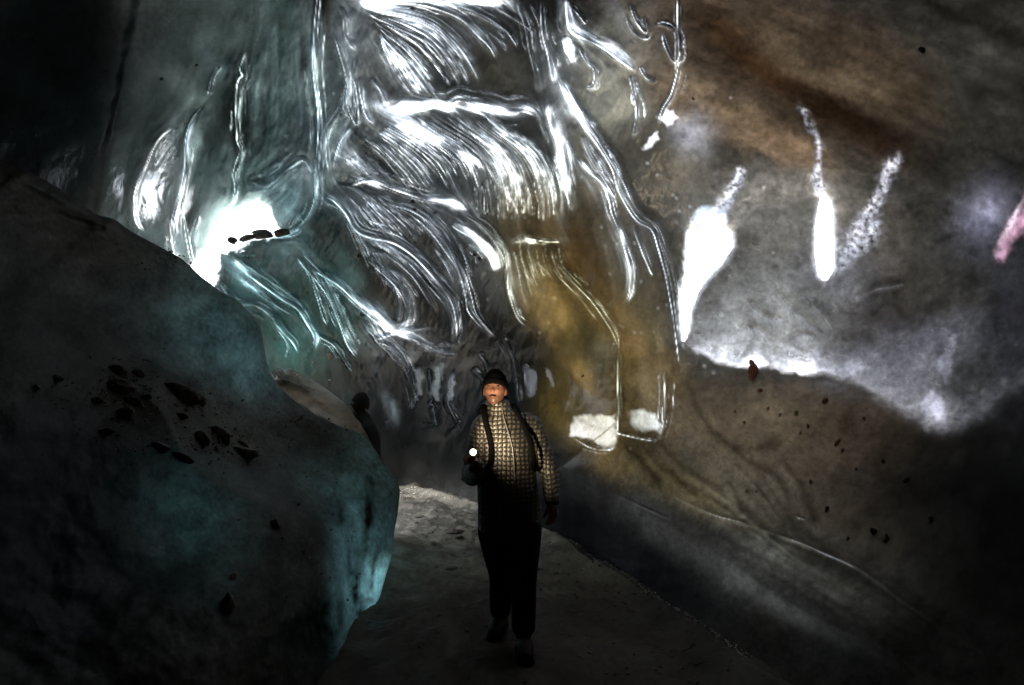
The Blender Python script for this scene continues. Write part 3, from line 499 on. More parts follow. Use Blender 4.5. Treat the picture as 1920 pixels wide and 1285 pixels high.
# bubbles and bright frost grains caught in the ice
sp = np.random.default_rng(8).random(U.shape); spm = (G.blob(1200, 480, 260, 330, 0, 4) * .6 + G.blob(540, 330, 70, 60) * 2 + G.blob(640, 170, 70, 160) * .8 + G.blob(1330, 690, 60, 60) * 2) * (.4 + 1.2 * np.clip(fbm(U0 / 40, V0 / 40, 3, 230) * 2, 0, 1))
spk = blur((sp > 1 - .008 * spm) * np.random.default_rng(9).random(U.shape) ** 2.5, 1, 1) * 10
tone = np.stack([1 + 0 * U, 1.06 + 0 * U, 1.09 + 0 * U], -1)
low = 1 - .72 * sstep(640, 700, V0) * sstep(1100, 950, U0)
glow += ((np.clip(G.L * .86 + LF * 1.2, 0, 3.0) ** 1.8) * low * np.interp(V0, [820, 900], [1, .35]))[..., None] * .045 * tone + (spk * .004)[..., None]  # highlight streaks and filaments go into the transmission colour
sh = np.zeros(U.shape); sh[FW] = np.clip(bw, 0, 1.6) * cw * np.clip(.8 + .35 * l3 + .25 * l2, .1, 2); glow += (sh * low)[..., None] * g8(84, 90, 92) * (2.0 - 1.1 * np.clip(G.blob(1060, 580, 100, 250, -22, 4), 0, 1))[..., None]  # silvery sheen painted over the fluted ice
amb = np.clip(G.blob(1070, 580, 120, 270, -24, 3), 0, 1)[..., None]; glow *= 1 - amb * np.array((.06, .16, .50)); lef = np.clip(G.blob(520, 560, 170, 220, 0, 4) + .6 * G.blob(480, 200, 170, 260, 0, 4), 0, 1)[..., None]; glow *= 1 - lef * np.array((.30, .0, .04))
GAIN = [(2.1, 820, 250, 260, 250, 4), (.8, 420, 200, 200, 260, 4), (1.5, 560, 560, 160, 150, 4), (.8, 780, 600, 170, 120, 4), (.45, 850, 790, 260, 120, 4), (.3, 950, 660, 80, 50, 3), (8.0, 1180, 330, 110, 300, 4), (5.2, 1150, 600, 90, 180, 4), (6.0, 1450, 560, 280, 190, 4), (8.5, 1720, 640, 150, 110, 3), (3.0, 1500, 150, 300, 110, 4), (16.0, 1450, 820, 330, 100, 4), (38.0, 1450, 1020, 230, 100, 3), (2.4, 1150, 1030, 170, 90, 3), (3.6, 1080, 720, 60, 100, 3), (3.3, 1020, 480, 60, 160, 3)]  # regional strength of the backlight, painted into the glow colour
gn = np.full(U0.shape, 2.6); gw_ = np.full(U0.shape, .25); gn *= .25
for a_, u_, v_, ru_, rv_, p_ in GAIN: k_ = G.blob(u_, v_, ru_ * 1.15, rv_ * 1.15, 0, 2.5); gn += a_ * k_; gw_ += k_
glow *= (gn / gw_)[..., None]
glow *= (1 - .9 * sstep(-20, -160, V0))[..., None] * (1 - .85 * sstep(1930, 2060, U0))[..., None] * (1 - .8 * sstep(-20, -160, U0))[..., None]   # unseen ice out of view dimmed, against its reflections and ambient light
glow += (halo * (1 - .93 * LM) * np.clip(.8 + .8 * fbm(U0 / 12, V0 / 12, 3, 240), .1, 2))[..., None] * .018       # bright halo of daylight painted into the glow round every opening
rightc = np.clip(G.blob(1400, 520, 300, 240, 0, 4), 0, 1)
gloss = np.clip(clear * (1 - .75 * np.clip(G.blob(480, 170, 115, 260, 0, 4), 0, 1)) * (1 - .6 * np.clip(G.blob(850, 800, 260, 90, 0, 4), 0, 1)) + .2 * rightc, 0, 1)
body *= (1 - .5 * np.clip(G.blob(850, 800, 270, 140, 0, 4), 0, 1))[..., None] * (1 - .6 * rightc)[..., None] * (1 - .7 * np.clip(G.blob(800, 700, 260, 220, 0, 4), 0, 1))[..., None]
rough = (.18 * np.clip(G.blob(480, 170, 115, 260, 0, 4), 0, 1) + .1 * rightc * (1 - clear)) + (1 - clear) * .18 + .02 + .25 * sstep(1450, 1750, U0)
Dw = D0 * (1 - G.H / F)
P = at(U, Vv, Dw)
ICE = ice_material('glacier_ice')
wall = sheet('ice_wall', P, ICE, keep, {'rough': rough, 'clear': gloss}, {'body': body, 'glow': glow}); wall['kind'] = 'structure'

# ================================================================== the rest of the cave, round and behind the camera
ring = np.concatenate([P[0, :-1:4], P[:-1:4, -1], P[-1, :0:-4], P[:0:-4, 0], P[0, :1]])
ctr_ = P.reshape(-1, 3).mean(0); ring = ring + (ring - ctr_) * .012
nt_ = 60; t = np.linspace(0, 1, nt_)[:, None, None]
cen = np.array([0, 0, 1.6]); R_ = ring[None] - cen
shr = np.sqrt(np.clip(1 - t ** 3.5, 0, 1)); bulge = 1 + .25 * np.sin(np.pi * t)
SP = cen + R_ * np.concatenate([shr * bulge, 0 * shr, shr * bulge], -1); SP[..., 1] = (R_[..., 1] + 0 * t[..., 0]) * (1 - t[..., 0]) - 5 * t[..., 0] ** .8
dirn = SP - np.array([0, 4, 1.8]); dirn /= np.linalg.norm(dirn, axis=-1, keepdims=True)
ang = np.arctan2(dirn[..., 0], -dirn[..., 1]); elv = np.arcsin(dirn[..., 2])
SP += dirn * (.25 * fbm(ang * 3, elv * 3, 4, 71) * np.clip(t[..., 0] * 8, 0, 1))[..., None]
front_ = ring - np.array([0, -.25, 0]); SP = np.concatenate([front_[None], SP], 0); ang = np.concatenate([ang[:1], ang]); elv = np.concatenate([elv[:1], elv])
skeep = np.ones(ang.shape, bool)
for (a0, e0, ra, re) in OPEN:
    q = ((np.degrees(ang) - a0) / ra) ** 2 + ((np.degrees(elv) - e0) / re) ** 2 + .5 * fbm(ang * 6, elv * 6, 3, 75)
    skeep &= q > 1
blank = np.zeros(ang.shape + (3,))
shell = sheet('cave_ceiling', SP, ICE, skeep, {'rough': np.full(ang.shape, .3), 'clear': np.full(ang.shape, 0.0)}, {'body': blank + .01, 'glow': blank + .0})
shell['kind'] = 'structure'

# ================================================================== left foreground: the ice mound
def lcurve(U_, V_, pts):
    q_ = catmull(pts, 12); D = np.full(U_.shape, 1e9); SD = np.ones(U_.shape)
    for i in range(len(q_) - 1):
        ax, ay = q_[i]; bx, by = q_[i + 1] - q_[i]; t = np.clip(((U_ - ax) * bx + (V_ - ay) * by) / (bx * bx + by * by + 1e-9), 0, 1)
        d = np.hypot(U_ - ax - t * bx, V_ - ay - t * by); b = d < D; D = np.where(b, d, D); SD = np.where(b, np.sign(bx * (V_ - ay) - by * (U_ - ax)), SD)
    return D, SD
def resample(pts, n):
    q_ = catmull(pts, 6); L = np.concatenate([[0], np.cumsum(np.hypot(*(np.diff(q_[:, :2], axis=0)).T))]); t = np.linspace(0, L[-1], n)
    return np.stack([np.interp(t, L, q_[:, k]) for k in range(q_.shape[1])], 1)
class Loft(Grid):
    """front of a bank from its crest line down to an outer line, plus the far side that falls away behind the crest"""
    def __init__(s, crest, outer, ctrl, n=500, m=300, power=1.5, noise=3):
        c = resample(crest, n); o = resample(outer, n); t = (np.linspace(0, 1, m) ** power)[:, None]
        s.c = c; s.U = c[None, :, 0] * (1 - t) + o[None, :, 0] * t; s.V = c[None, :, 1] * (1 - t) + o[None, :, 1] * t
        s.t = t + 0 * s.U; s.D = rbf(ctrl + [(a, b, d) for a, b, d in c[::25]])(s.U, s.V)
        e = np.clip(s.t * 6, 0, 1); s.D = c[None, :, 2] * (1 - e) + s.D * e
        s.D = s.D * (1 - .10 * np.sqrt(np.clip(1 - (1 - np.clip(s.t * 9, 0, 1)) ** 2, 0, 1)) + .10)   # rounds over at the crest
        s.H = np.zeros_like(s.U)
    def build(s, name, mat, attrs, cols, back=1.6, drop=70, dirn=(0, 1)):
        P_ = at(s.U, s.V, s.D * (1 - s.H / F)); k = np.linspace(1, 0, 14)[:-1][:, None]
        inn = np.stack([s.U[30] - s.U[0], s.V[30] - s.V[0]], -1); inn /= np.linalg.norm(inn, axis=1, keepdims=True) + 1e-9
        B = at(s.U[0][None] + inn[None, :, 0] * drop * k ** 1.5, s.V[0][None] + inn[None, :, 1] * drop * k ** 1.5, (s.D[0] * (1 - s.H[0] / F))[None] + back * k)
        ex = lambda a: np.concatenate([np.repeat(a[:1], len(k), 0), a], 0)
        return sheet(name, np.concatenate([B, P_], 0), mat, None, {x: ex(y) for x, y in attrs.items()}, {x: ex(y) for x, y in cols.items()})
CREST = [(-420, 90, 2.3), (-200, 190, 2.7), (0, 303, 3.3), (50, 322, 3.4), (100, 347, 3.6), (140, 372, 3.75), (182, 402, 3.9), (215, 412, 4.0), (250, 436, 4.15), (300, 463, 4.35), (345, 488, 4.5), (372, 514, 4.6), (405, 540, 4.75), (440, 560, 4.8), (470, 588, 4.9), (488, 618, 4.9),
         (495, 650, 4.9), (501, 682, 4.9), (514, 712, 4.9), (545, 745, 4.9), (590, 776, 4.9), (640, 800, 4.9), (682, 815, 4.9), (700, 838, 4.85), (716, 862, 4.8), (738, 888, 4.75), (749, 915, 4.65), (746, 960, 4.5), (739, 1000, 4.4), (735, 1040, 4.3), (722, 1085, 4.15), (708, 1135, 3.95), (690, 1190, 3.7), (668, 1240, 3.45), (650, 1290, 3.2), (630, 1400, 2.9)]
OUT = [(-900, 400, 2), (-900, 900, 2), (-800, 1500, 2), (-100, 1700, 2), (620, 1650, 2)]
MC = [(300, 1000, 2.7), (0, 1285, 1.8), (0, 700, 2.6), (400, 800, 3.4), (500, 1100, 2.7), (610, 1100, 3.2), (600, 930, 3.8), (300, 650, 3.9), (200, 550, 3.8), (450, 700, 4.4), (500, 1290, 2.4), (100, 500, 3.5), (-300, 600, 2.2), (-800, 900, 1.5), (-300, 1500, 1.3), (550, 830, 4.2)]
M_ = Loft(CREST, OUT, MC)
U, Vv = M_.U, M_.V
M_.H += 16 * fbm(U / 190, Vv / 150, 3, 90) * np.clip(M_.t * 8, .12, 1) + 3.0 * fbm(U / 40, Vv / 34, 5, 95) * np.clip(M_.t * 12, .3, 1) + 1.3 * fbm(U / 9, Vv / 9, 4, 99, gain=.6)
for pts_, w_, h_ in (([(690, 905), (682, 960), (678, 1010), (690, 1080), (680, 1140), (664, 1200)], 12, -20), ([(724, 955), (720, 985), (730, 1030)], 10, -12), ([(655, 860), (640, 930), (645, 1010), (650, 1100), (632, 1200)], 20, 14),
                     ([(470, 640), (490, 700), (540, 760), (600, 800)], 10, 9), ([(440, 600), (455, 680), (500, 750)], 14, 7), ([(400, 560), (440, 590), (480, 640)], 9, 6), ([(520, 1290), (500, 1210), (540, 1160), (600, 1130), (625, 1080)], 18, 16), ([(700, 1080), (695, 1130), (672, 1190)], 8, -9),
                     ([(0, 318), (60, 345), (120, 378), (180, 412)], 9, 9), ([(110, 402), (160, 422), (190, 428)], 6, -10), ([(430, 650), (460, 668), (480, 690)], 5, -7), ([(200, 600), (330, 610), (460, 640)], 40, 8)):
    D_, S_ = lcurve(U, Vv, pts_); M_.H += h_ * np.exp(-(D_ / w_) ** 2) * (.6 + .5 * fbm(U / 25, Vv / 25, 2, 98))
K = lambda s_, *a, **k: np.clip(s_ * M_.blob(*a, **k), 0, 1)
def layer2(base, items):
    c = np.zeros(U.shape + (3,)) + np.array(base)
    for m, col in items: c = c * (1 - m[..., None]) + np.array(col) * m[..., None]
    return c
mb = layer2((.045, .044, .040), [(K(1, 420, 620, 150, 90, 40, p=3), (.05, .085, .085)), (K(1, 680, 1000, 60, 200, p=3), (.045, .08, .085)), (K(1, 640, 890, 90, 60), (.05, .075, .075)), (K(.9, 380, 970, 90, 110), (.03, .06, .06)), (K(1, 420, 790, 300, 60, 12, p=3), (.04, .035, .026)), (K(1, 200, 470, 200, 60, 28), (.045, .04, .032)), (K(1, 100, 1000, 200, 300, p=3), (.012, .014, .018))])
mg = layer2((.0004, .00045, .0005), [(K(1, 420, 610, 190, 100, 40), (.011, .023, .024)), (K(.6, 470, 730, 150, 60, 30), (.008, .015, .016)), (K(.7, 600, 830, 120, 40, 12), (.02, .035, .035)), (K(.8, 150, 440, 260, 60, 28), (.004, .0042, .0038)), (K(.7, 420, 790, 260, 60, 12), (.0045, .0042, .0036)), (K(1, 690, 1000, 60, 240, p=3), (.14, .30, .31)), (K(1, 650, 890, 80, 60), (.06, .13, .13)), (K(1, 380, 970, 110, 130), (.010, .021, .021)), (K(1, 730, 970, 12, 55), (.10, .2, .22)), (K(1, 560, 1080, 60, 150), (.0012, .003, .003))])  # teal light through the ice, painted much stronger at the mound's edge
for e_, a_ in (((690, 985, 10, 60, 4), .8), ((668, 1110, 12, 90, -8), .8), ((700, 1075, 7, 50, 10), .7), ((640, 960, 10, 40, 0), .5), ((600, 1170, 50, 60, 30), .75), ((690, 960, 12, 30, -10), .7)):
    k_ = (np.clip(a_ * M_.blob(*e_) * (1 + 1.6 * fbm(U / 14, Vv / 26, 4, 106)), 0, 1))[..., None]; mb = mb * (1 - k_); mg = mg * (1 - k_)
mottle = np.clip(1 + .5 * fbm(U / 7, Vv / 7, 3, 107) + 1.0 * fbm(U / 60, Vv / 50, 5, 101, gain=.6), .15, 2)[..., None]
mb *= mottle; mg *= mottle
mr = .12 + .3 * K(1, 400, 800, 300, 60, 12) + .1 * fbm(U / 20, Vv / 20, 2, 104)
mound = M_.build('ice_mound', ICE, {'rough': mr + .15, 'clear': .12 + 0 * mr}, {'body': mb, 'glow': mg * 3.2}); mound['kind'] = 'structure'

# the dirt covered bench behind the mound's edge
LC = [(470, 720, 5.4), (500, 700, 5.6), (520, 697, 5.7), (545, 692, 5.8), (570, 705, 5.9), (600, 722, 6.0), (628, 742, 6.05), (652, 762, 6.1), (672, 785, 6.1), (690, 812, 6.0), (700, 850, 5.9), (705, 900, 5.8)]
LO = [(380, 900, 4), (420, 980, 4), (560, 1000, 4), (690, 1000, 4)]
L_ = Loft(LC, LO, [(560, 780, 5.3), (640, 830, 5.3), (500, 900, 4.9), (650, 950, 5.1)], n=200, m=90, power=1.2)
U, Vv = L_.U, L_.V
L_.H += 7 * fbm(U / 40, Vv / 22, 4, 111) * np.clip(L_.t * 8, .35, 1) + 2 * fbm(U / 9, Vv / 7, 3, 115)
for pts_, w_, h_ in (([(560, 752), (590, 776), (630, 792)], 4, 7), ([(600, 792), (625, 803), (650, 806)], 3, 7), ([(580, 740), (600, 755)], 4, 6), ([(500, 700), (540, 735), (600, 770), (680, 812)], 6, -5)):
    D_, S_ = lcurve(U, Vv, pts_); L_.H += h_ * np.exp(-(D_ / w_) ** 2)
lb = np.zeros(U.shape + (3,)) + np.array((.24, .20, .145)); lb *= np.clip(1 + .8 * fbm(U / 25, Vv / 12, 5, 117, gain=.65), .15, 2.2)[..., None]
bench = L_.build('dirt_bench', ICE, {'rough': .3 + 0 * U, 'clear': .35 + 0 * U}, {'body': lb, 'glow': lb * .012}, back=1.2, drop=30); bench['kind'] = 'structure'

# ================================================================== cave floor
xs = np.concatenate([np.arange(-9, -3, .2), np.arange(-3, 2.6, .018), np.arange(2.6, 6, .2)]); ys = np.concatenate([np.arange(-6, 1.5, .25), np.arange(1.5, 9, .02), np.arange(9, 17, .08)])
X, Y = np.meshgrid(xs, ys)
Z = .09 * fbm(X / 1.3, Y / 1.6, 4, 120) + .040 * fbm(X / .24, Y / .34, 4, 124) + .006 * fbm(X / .05, Y / .05, 2, 128)
edge = np.interp(Y, [2, 3.15, 4.4, 6.9, 9.4, 12.2], [2.1, 1.42, 1.15, .5, -.6, -2.3])
Z += .35 * np.clip(1 - np.abs(X - edge) / .35, 0, 1) ** 2 * .25 + .25 * sstep(-1.0, -1.9, X) * sstep(8, 4, Y)
Z -= .05 * np.exp(-((X) / .6) ** 2 - ((Y - 3.4) / .8) ** 2) * 0
fl = np.zeros(X.shape + (3,)) + np.array((.075, .07, .058)); fl *= np.clip(1 + .8 * fbm(X / .5, Y / .6, 5, 130, gain=.62), .15, 2.4)[..., None]
fl = fl * (1 - .75 * sstep(6.2, 4.2, Y))[..., None] * 2.6  # back floor painted paler and near floor darker, standing in for daylight
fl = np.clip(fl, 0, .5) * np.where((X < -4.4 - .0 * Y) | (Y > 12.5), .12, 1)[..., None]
fz = lambda a: a[::-1]
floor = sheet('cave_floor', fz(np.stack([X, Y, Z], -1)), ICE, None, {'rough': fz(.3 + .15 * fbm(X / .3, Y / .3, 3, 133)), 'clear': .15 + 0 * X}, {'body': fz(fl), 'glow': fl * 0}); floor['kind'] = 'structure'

# ================================================================== helpers for things
def tag(o, label=None, cat=None, group=None, kind=None):
    for k, v in (('label', label), ('category', cat), ('group', group), ('kind', kind)):
        if v: o[k] = v
    return o
def mesh(name, bm, mat, parent=None, smooth=True):
    me = bpy.data.meshes.new(name); bmesh.ops.recalc_face_normals(bm, faces=bm.faces); bm.to_mesh(me); bm.free()
    for p in me.polygons: p.use_smooth = smooth
    me.materials.append(mat); o = bpy.data.objects.new(name, me); C.objects.link(o)
    if parent is not None: o.parent = parent
    return o
def W(u, v, y):
    r = ray(u, v); return Vector(CAM + r * (y / r[1]))
def limb(bm, pts, rad, flat=1.0, side=Vector((1, 0, 0)), n=16, sub=5):
    """closed tapering tube; rad along 'side', rad*flat across it"""
    p = np.array([tuple(a) for a in pts], float); r = np.array(rad, float)
    q = np.concatenate([p, r[:, None], (np.array(flat) * np.ones(len(p)))[:, None]], 1)
    e = np.vstack([2 * q[0] - q[1], q, 2 * q[-1] - q[-2]]); out = []
    for i in range(1, len(e) - 2):
        for t in np.linspace(0, 1, sub, endpoint=False):
            out.append(.5 * (2 * e[i] + (e[i + 1] - e[i - 1]) * t + (2 * e[i - 1] - 5 * e[i] + 4 * e[i + 1] - e[i + 2]) * t**2 + (3 * e[i] - e[i - 1] - 3 * e[i + 1] + e[i + 2]) * t**3))
    out.append(q[-1]); rings = []
    for k, c in enumerate(out):
        a = Vector(out[max(k - 1, 0)][:3]); b = Vector(out[min(k + 1, len(out) - 1)][:3]); T = (b - a).normalized()
        X_ = (side - T * side.dot(T)).normalized(); Y_ = T.cross(X_); c0 = Vector(c[:3])
        rings.append([bm.verts.new(c0 + X_ * math.cos(w_) * c[3] + Y_ * math.sin(w_) * c[3] * c[4]) for w_ in np.linspace(0, 2 * math.pi, n, endpoint=False)])
    for a, b in zip(rings, rings[1:]):
        for i in range(n): bm.faces.new((a[i], a[(i + 1) % n], b[(i + 1) % n], b[i]))
    for ring_, s_, c in ((rings[0], -1, out[0]), (rings[-1], 1, out[-1])):
        a = Vector(out[0][:3]) - Vector(out[1][:3]) if s_ < 0 else Vector(out[-1][:3]) - Vector(out[-2][:3])
        tip = bm.verts.new(Vector(c[:3]) + a.normalized() * c[3] * .7)
        mid = [bm.verts.new(v.co.lerp(tip.co, .35) + (v.co - Vector(c[:3])) * .15) for v in ring_]
        for i in range(n):
            bm.faces.new((ring_[i], ring_[(i + 1) % n], mid[(i + 1) % n], mid[i])); bm.faces.new((mid[i], mid[(i + 1) % n], tip))
def ball(bm, c, r, seg=16, rot=None):
    m = Matrix.Translation(c) @ (rot.to_matrix().to_4x4() if rot else Matrix()) @ Matrix.Diagonal((*r, 1)); bmesh.ops.create_uvsphere(bm, u_segments=seg, v_segments=seg * 2 // 3, radius=1, matrix=m)
def fuse(o, vox, it=4, fac=.5):
    m = o.modifiers.new('fuse', 'REMESH'); m.mode = 'VOXEL'; m.voxel_size = vox; m.use_smooth_shade = True
    if it: k = o.modifiers.new('soften', 'SMOOTH'); k.iterations = it; k.factor = fac
    return o
def simple(name, col, rough=.7, col2=None, scale=40, bump=0, spec=.3, bd=.003):
    M = Mat(name); p = M.n('ShaderNodeBsdfPrincipled'); n = M.noise(scale, 5, .6)
    M.set(p.inputs['Base Color'], M.ramp(n, [(.3, col), (.7, col2 or col)])); p.inputs['Roughness'].default_value = rough; p.inputs['Specular IOR Level'].default_value = spec
    if bump: M.t.links.new(M.bump(n, bump, bd), p.inputs['Normal'])
    return M.surf(p.outputs[0])
SKIN = simple('skin', (.10, .043, .026), .5, (.14, .066, .044), 60, .1)
_t = SKIN.node_tree; _p = next(n for n in _t.nodes if n.type == 'BSDF_PRINCIPLED'); _c = _p.inputs['Base Color'].links[0].from_socket      # stubble round mouth and jaw
_m = Mat.__new__(Mat); _m.t = _t; _s = _m.n('ShaderNodeSeparateXYZ'); _t.links.new(_m.n('ShaderNodeTexCoord').outputs['Object'], _s.inputs[0])
_z = _m.n('ShaderNodeMapRange'); _t.links.new(_s.outputs[2], _z.inputs[0]); _z.inputs[1].default_value = 1.695; _z.inputs[2].default_value = 1.665; _z.inputs[3].default_value = 0; _z.inputs[4].default_value = .75
_y = _m.n('ShaderNodeMapRange'); _t.links.new(_s.outputs[2], _y.inputs[0]); _y.inputs[1].default_value = 1.58; _y.inputs[2].default_value = 1.61
_t.links.new(_m.mul(_c, _m.mul(_c, (.25, .25, .28)), _m.math('MULTIPLY', _z.outputs[0], _y.outputs[0]), 'MIX'), _p.inputs['Base Color'])
BLACK = simple('black_fabric', (.008, .008, .009), .85, (.014, .014, .016), 60, .4)
TROUSER = simple('dark_trousers', (.002, .003, .005), .9, (.004, .006, .009), 30, .5, .1)
WOOL = simple('grey_wool', (.0015, .0015, .0018), .95, (.0035, .0035, .004), 220, .6, .03)
STRAP = simple('black_webbing', (.0008, .0008, .0008), .9, (.0015, .0015, .0015), 90, .3, .02)
BOOT = simple('boot_leather', (.004, .0035, .003), .6, (.010, .009, .008), 50, .4, .2)
EYEW = simple('eye_white', (.05, .045, .04), .35); IRIS = simple('iris', (.03, .018, .01), .2); HAIR = simple('eyebrow_hair', (.02, .012, .008), .8)
LIP = simple('lip_skin', (.045, .016, .013), .5)
METAL = simple('dark_metal', (.05, .05, .05), .35)
ROCK = simple('wet_rock', (.020, .017, .015), .6, (.095, .078, .062), 22, .9, .3, .02)
ROCKB = simple('rust_brown_pebble', (.04, .016, .010), .55, (.10, .04, .028), 60, .8, .4, .004)
# padded jacket: pale puffs between dark stitching
M = Mat('quilted_jacket'); oc = M.n('ShaderNodeTexCoord').outputs['Object']; sx = M.n('ShaderNodeSeparateXYZ'); M.t.links.new(oc, sx.inputs[0])
wobn = M.math('MULTIPLY', M.noise(9, 2, .5), .03)
def wave(sock, per):
    a = M.math('MULTIPLY', M.math('ADD', sock, wobn), math.pi / per); return M.math('POWER', M.math('ABSOLUTE', M.math('SINE', a)), .8)
cell = M.math('MULTIPLY', wave(sx.outputs[0], .031), wave(sx.outputs[2], .031))
col = M.ramp(cell, [(.25, (.002, .0018, .0015)), (.55, (.010, .009, .007)), (.9, (.042, .037, .029))])
p = M.n('ShaderNodeBsdfPrincipled'); M.set(p.inputs['Base Color'], M.mul(col, M.ramp(M.noise(14, 4, .6), [(.3, (.6, .6, .6)), (.7, (1.1, 1.1, 1.1))]))); p.inputs['Roughness'].default_value = .5
M.t.links.new(M.bump(M.noise(60, 3, .5), .5, .004, M.bump(cell, .8, .006)), p.inputs['Normal']); JACKET = M.surf(p.outputs[0])

def head_bm(bm, c, yaw, pitch, roll=0, s=1.0):
    """face looks along -Y before it is turned; features are raised on a skull-shaped ovoid"""
    R = Euler((pitch, roll, yaw)).to_matrix(); m, n = 72, 54; rows = []
    for j in range(n + 1):
        ph = math.pi * j / n; z = math.cos(ph); rr = math.sin(ph); row = []
        for i in range(m):
            th = 2 * math.pi * i / m; x, y = rr * math.sin(th), -rr * math.cos(th)     # th 0 = face
            X_, Z_ = x * .076, z * .118; Y_ = y * (.092 if y < 0 else .10)
            f = max(0, -y)
            if z < 0: X_ *= 1 - .30 * (-z) ** 1.6; Y_ *= 1 - .16 * (-z) ** 2 * (1 if y < 0 else 2.2)
            g = lambda a, b, sa, sb: math.exp(-((X_ - a) / sa) ** 2 - ((Z_ - b) / sb) ** 2) * (f > .25)
            d = .021 * g(0, -.020, .0105, .012) + .012 * g(0, -.003, .008, .018) + .006 * g(0, .030, .045, .010) \
                - .011 * (g(-.031, .010, .015, .011) + g(.031, .010, .015, .011)) + .007 * (g(-.042, -.022, .02, .02) + g(.042, -.022, .02, .02)) \
                + .0085 * g(0, -.052, .020, .005) + .0085 * g(0, -.064, .017, .005) - .004 * g(0, -.058, .024, .0022) - .004 * g(0, -.077, .02, .005) + .011 * g(0, -.095, .02, .014)
            row.append(bm.verts.new(Vector(c) + R @ (Vector((X_, Y_ - d, Z_)) * s)))
        rows.append(row)
    for a, b in zip(rows, rows[1:]):
        for i in range(m): bm.faces.new((a[i], a[(i + 1) % m], b[(i + 1) % m], b[i]))
    for sx_ in (-1, 1): ball(bm, Vector(c) + R @ (Vector((sx_ * .077, .008, -.012)) * s), (.010 * s, .017 * s, .031 * s), 12, Euler((pitch, roll, yaw)))
    return R
def hand_bm(bm, wrist, fwd, palm_n, curl, side=1, s=1.0):
    """palm and five fingers of unequal length, each bent at two knuckles; the thumb leaves the side of the palm near its base"""
    f = fwd.normalized(); n = (palm_n - f * palm_n.dot(f)).normalized(); l = f.cross(n) * side
    limb(bm, [wrist - f * .03, wrist, wrist + f * .035 * s, wrist + f * .085 * s], [.026 * s, .027 * s, .038 * s, .040 * s], [.85, .8, .45, .38], l, 14, 4)
    for k, (o_, L_f) in enumerate(((-.030, .070), (-.010, .080), (.010, .075), (.029, .058))):
        b0 = wrist + f * .083 * s + l * o_ * s; p_ = [b0 - f * .02 * s]; d = f.copy(); pos = b0; a = 0
        for seg, ln in enumerate((.42, .33, .25)):
            p_.append(pos.copy()); a += curl * (.9, 1.1, .8)[seg]; d = f * math.cos(a) + n * math.sin(a); pos = pos + d * L_f * ln * s
        p_.append(pos); limb(bm, p_, [.0095 * s, .0095 * s, .009 * s, .0082 * s, .007 * s], 1, l, 10, 3)
    b0 = wrist + f * .025 * s - l * .030 * s; d1 = (f * .7 - l * .6 + n * .35).normalized(); d2 = (f * .8 + n * .55 + l * .1).normalized()
    limb(bm, [b0, b0 + d1 * .035 * s, b0 + d1 * .035 * s + d2 * .03 * s, b0 + d1 * .035 * s + d2 * .055 * s], [.014 * s, .012 * s, .011 * s, .009 * s], 1, l, 10, 3)

